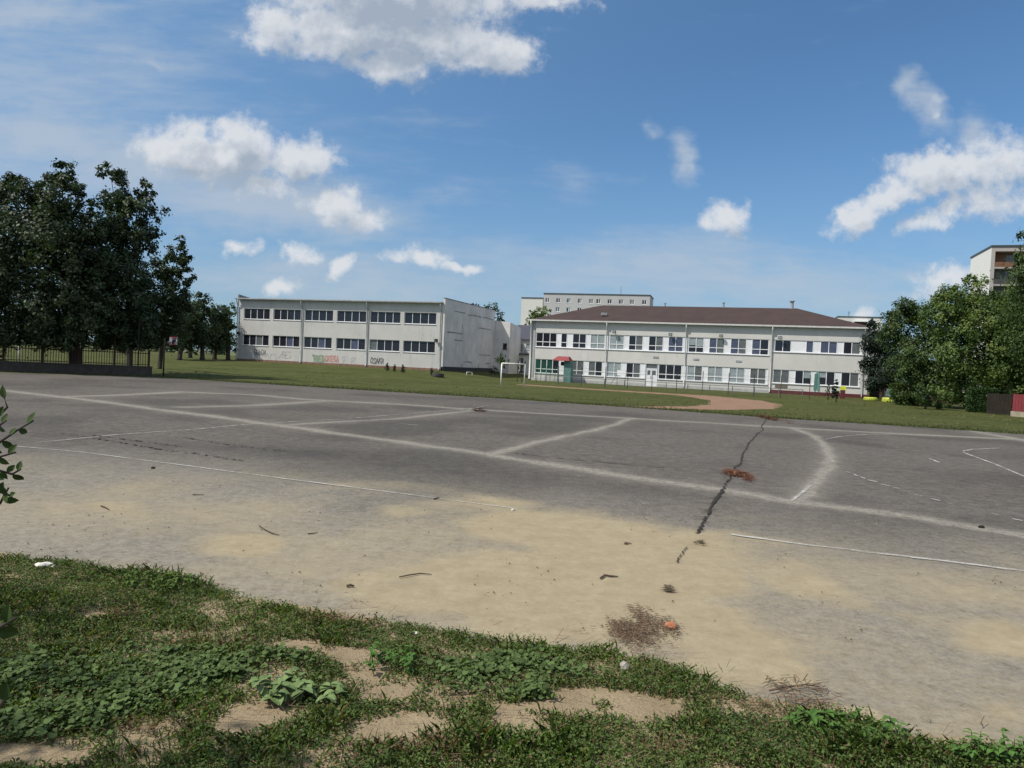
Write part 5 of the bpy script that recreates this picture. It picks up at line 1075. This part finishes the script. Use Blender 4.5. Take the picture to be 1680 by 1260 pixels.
# ------------------------------------------------------------------ litter, stones, twigs
def rock(name, label, cat, px, py, sx, sy, sz, m, rz=0, seed=0, group=None):
    b = at(px, py); r = random.Random(seed); n = 9; mb = MB(); rings = [(.82, 0), (1, .35), (.92, .7), (.55, .98)]; jit = [[r.uniform(.78, 1.15) for _ in range(n)] for _ in rings]
    for k, (rr, z) in enumerate(rings):
        for i in range(n):
            a = 2 * math.pi * i / n; x, y = math.cos(a) * rr * jit[k][i] * sx / 2, math.sin(a) * rr * jit[k][i] * sy / 2; mb.v.append((b.x + x * math.cos(rz) - y * math.sin(rz), b.y + x * math.sin(rz) + y * math.cos(rz), z * sz * jit[k][(i + 2) % n] + .002))
    for k in range(3):
        for i in range(n): mb.f.append((k * n + i, k * n + (i + 1) % n, (k + 1) * n + (i + 1) % n, (k + 1) * n + i)); mb.mi.append(0)
    mb.f.append(tuple(3 * n + i for i in range(n))); mb.mi.append(0)
    o = mb.build(name, m); tag(o, label, cat, group); return o
BRICK = mat('brick_orange', (.36, .14, .075), .9, .3, 25, bump=.4); STONE = mat('pale_stone', (.34, .31, .27), .9, .3, 20, bump=.4); CHALK = mat('white_rubble', (.62, .60, .55), .9, .2, 20, bump=.3)
rock('brick_fragment', 'orange broken brick piece lying by the dry weeds', 'brick', 1100, 1031, .10, .055, .045, BRICK, -.4, 3)
rock('stone', 'round grey stone in the grass below the brick piece', 'stone', 1024, 1100, .065, .055, .055, STONE, 0, 4)
rock('concrete_lump', 'white flat lump of rubble at the weed edge on the far left', 'rubble', 72, 930, .16, .09, .035, CHALK, .3, 5); rock('concrete_lump', 'smaller white lump right beside the flat one on the far left', 'rubble', 91, 932, .08, .05, .025, CHALK, .8, 6)
rock('paper_scrap', 'white scrap lying in the middle of the weeds', 'litter', 681, 1041, .04, .03, .02, WHITE, 0, 7); rock('stone', 'small pale stone among the mallow leaves', 'stone', 185, 1165, .04, .035, .03, CHALK, 0, 8)
rock('stone', 'small white stone at the edge of the sandy patch in the middle of the court', 'stone', 841, 838, .05, .04, .03, CHALK, 0, 9); rock('earth_clod', 'brown clod on the sandy patch near the crack', 'clod', 1027, 893, .05, .04, .025, mat('clod', (.12, .085, .05), 1, .3, 30), 0, 10)
rock('earth_clod', 'dark clod on the pale dust line far right', 'clod', 1610, 866, .09, .05, .035, CRACK, 0, 11); rock('earth_clod', 'dark clod on the asphalt at the left', 'clod', 251, 769, .08, .05, .035, CRACK, 0, 12)
def crisp_packet():
    b = at(26, 1112); mb = MB(); pts = [[Vector((b.x + i * .016 - .05, b.y + j * .02 - .03, .05 + .01 * random.uniform(-1, 1))) for i in range(7)] for j in range(4)]
    for j in range(3):
        for i in range(6): mb.m = 0 if i < 3 else 1; mb.quad(pts[j][i], pts[j][i + 1], pts[j + 1][i + 1], pts[j + 1][i])
    o = mb.build('wrapper', [mat('blue_foil', (.12, .16, .36), .4, .2), mat('cream_foil', (.55, .55, .42), .4, .2)]); tag(o, 'crumpled blue and cream wrapper in the weeds at the far left', 'litter')
crisp_packet()
TW = mat('twig_bark', (.07, .05, .033), .9, .4, 30)
def twig(label, pts, r, zt=.012):
    mb = MB(); P = [gp(*p) + Vector((0, 0, zt + .006 * random.random())) for p in pts]; mb.tube(P, [r] * (len(P) - 1) + [r * .5], 6); o = mb.build('twig', TW, None, True); tag(o, label, 'twig', 'twigs lying on the sandy court')
twig('bent thin twig on the sand left of the middle', [(425, 864), (434, 871), (446, 877), (458, 880)], .006); twig('short straight twig beside the bent one', [(505, 878), (521, 876.5)], .008)
twig('thick short stick on the pale sand near the weeds', [(569, 964), (575, 963), (581, 964)], .012); twig('long thin twig lying across the sand with a knobbly end', [(655, 949), (672, 946), (690, 943), (708, 944.5)], .006)
twig('forked dark stick near the centre of the sand', [(985, 951), (992, 946), (1003, 947.5), (1014, 948)], .010); twig('small dark stick near the top edge of the sand', [(712, 820), (720, 818)], .012)
twig('short stick on grey asphalt left of centre', [(316, 813), (335, 813.5)], .008); twig('curved brown twig on the sand at the far left', [(165, 832), (172, 834), (179, 838)], .008)
twig('small stick in front of the crack end', [(1030, 893), (860, 893)][:1] + [(1036, 894)], .008)
# dead weeds
def dead_weed(label, px, py, n, rx, ry, c, h, seed, lmax=.3, spread=.8):
    r = np.random.default_rng(seed); b = at(px, py); sc = b.y / F_PX; cl = r.normal(0, .42, (7, 2)); ci = r.integers(0, 7, n); X = b.x + (cl[ci, 0] + r.normal(0, .2, n)) * rx * sc; Y = b.y + (cl[ci, 1] + r.normal(0, .2, n)) * ry * b.y ** 2 / (F_PX * EYE); az = r.normal(0, spread, n) + math.pi * (r.random(n) < .5); l = lmax * (.3 + .7 * r.random(n))
    B = np.c_[X, Y, .012 + h * r.random(n)]; E = B + np.c_[np.cos(az) * l, np.sin(az) * l * .7, r.normal(0, h * .5, n)]; E[:, 2] = np.maximum(E[:, 2], .015); w = np.c_[np.zeros(n), np.zeros(n), np.ones(n)] * .0022 * max(1, b.y / 6); w2 = np.c_[-np.sin(az), np.cos(az), np.zeros(n)] * .003 * max(1, b.y / 6)
    V = np.concatenate([np.stack([B - w, B + w, E + w * .4, E - w * .4], 1).reshape(-1, 3), np.stack([B - w2, B + w2, E + w2, E - w2], 1).reshape(-1, 3)]); col = np.array(c) * (.45 + 1.0 * r.random((2 * n, 1)))
    o = np_mesh('dead_weed', V, np.arange(8 * n).reshape(-1, 4), DRY, None, col); o.location = (0, 0, 0); tag(o, label, 'dead plant'); return o
dead_weed('rust red dead weed sprawling over the long crack', 1210, 780, 330, 22, 9, (.22, .105, .07), .05, 1, .26, 1.2)
dead_weed('rust red dead tuft where the long crack meets the lawn', 1258, 687, 90, 6, 4, (.17, .09, .06), .10, 2, .4)
dead_weed('small reddish dead tuft at the far corner of the court lines', 786, 674, 50, 7, 2, (.15, .10, .08), .04, 3, .35)
dead_weed('matted brown dead weed beside the orange brick piece', 1062, 1042, 1800, 60, 50, (.19, .13, .09), .008, 4, .045, 2.5)
dead_weed('brown dry branch litter at the right weed edge', 1318, 1142, 110, 75, 26, (.18, .115, .07), .02, 5, .12, 1.0)
dead_weed('tiny dry tuft in the gap of the broken crack', 1150, 893, 60, 9, 4, (.13, .10, .06), .02, 6, .05); dead_weed('tiny dry tuft low in the sand below the crack', 1097, 968, 90, 14, 7, (.15, .12, .08), .015, 7, .06)
for i in range(1):
    P = [(1262, 1138), (1290, 1132), (1320, 1128), (1345, 1132)]; mb = MB(); mb.tube([gp(*p) + Vector((0, 0, .02)) for p in P], [.006, .005, .004, .002], 6)
    for k in range(9): q = gp(1270 + k * 9, 1136 - k); mb.tube([q + Vector((0, 0, .02)), q + Vector((random.uniform(-.06, .08), random.uniform(-.03, .08), .03))], [.003, .001], 5)
    o = mb.build('dry_branch', TW, None, True); tag(o, 'dry forked branch lying at the right weed edge', 'branch')

# ------------------------------------------------------------------ tree standing just left of the viewer; low twigs reach into view
def near_tree():
    b = Vector((-7.4, 1.6, 0)); t = thing('overhanging_tree', 'leafy tree at the left edge whose twigs reach into the view', 'tree', b)
    lob = []
    for i in range(30):
        a = random.uniform(0, 6.283); r = random.uniform(.2, 2.7); lob.append(((b.x + .3 + math.cos(a) * r, b.y + math.sin(a) * r * .9, random.uniform(3.3, 6.6)), random.uniform(.6, 1.1)))
    V, Fq, col = crown_np(lob, .11, .30, P_MID, .4); np_mesh('crown', V, Fq, LEAF, t, col)
    mb = MB(); mb.tube([b, b + Vector((.05, .02, 1.6)), b + Vector((.1, .1, 4.2))], [.2, .15, .09], 9)
    for c, r in lob[::2]: mb.tube([b + Vector((.08, .05, random.uniform(1.8, 4))), Vector(c)], [.05, .012], 5)
    mb.build('trunk', BARK, t, True)
    # low twigs with broad leaves in view
    leafm = flat_leaf('twig_leaf', (.040, .072, .018)); bm_ = MB(); lf = MB()
    paths = [[(-70, 720, 2.5), (-20, 700, 2.5), (12, 668, 2.5), (6, 650, 2.5)], [(-70, 790, 2.45), (-10, 752, 2.5), (26, 742, 2.5)], [(-60, 850, 2.5), (0, 826, 2.5), (14, 800, 2.5)], [(-50, 1180, 1.6), (-5, 1165, 1.6), (12, 1140, 1.6)], [(-60, 760, 2.5), (0, 725, 2.55), (28, 706, 2.6), (55, 690, 2.65)], [(-60, 800, 2.5), (0, 772, 2.52), (20, 778, 2.55), (34, 770, 2.6)], [(-40, 690, 2.5), (-8, 660, 2.5)], [(-60, 830, 2.5), (5, 806, 2.5), (20, 816, 2.5)], [(-60, 1060, 1.5), (-10, 1035, 1.5), (26, 1014, 1.52)], [(-60, 730, 2.4), (-5, 700, 2.45), (10, 690, 2.5)]]
    for P in paths:
        Q = [at_depth(*p) for p in P]; trunk = Vector((b.x + .05, b.y, Q[0].z * .8)); bm_.tube([trunk, trunk.lerp(Q[0], .6) + Vector((0, 0, .1))] + Q, [.03, .014] + [.006 - .004 * i / len(Q) for i in range(len(Q))], 6)
        for a, c in zip(Q[:-1], Q[1:]):
            nl = max(2, int((c - a).length / .035))
            for i in range(nl):
                q = a.lerp(c, (i + random.random() * .5) / nl); dv = (c - a).normalized(); s = 1 if i % 2 else -1
                d = dv * .6 + Vector((random.uniform(-.3, .3), random.uniform(-.5, .5), s * .6)); d.normalize(); L = random.uniform(.035, .055) * (1.25 if P[0][2] < 2 else 1); side = d.cross(Vector((random.uniform(-.4, .4), -1, random.uniform(-.2, .6)))).normalized()
                up = side.cross(d); rows = [(q + d * L * u - side * L * .27 * w + up * L * .08 * w, q + d * L * u, q + d * L * u + side * L * .27 * w + up * L * .08 * w) for u, w in ((.05, .15), (.25, .8), (.5, 1), (.75, .7), (1, .03))]
                for r0, r1 in zip(rows[:-1], rows[1:]): lf.quad(r0[0], r0[1], r1[1], r1[0]); lf.quad(r0[1], r0[2], r1[2], r1[1])
    bm_.build('branch', BARK, t, True); lf.build('twig_leaves', leafm, t, True)
near_tree()
print('objects', len(bpy.data.objects))
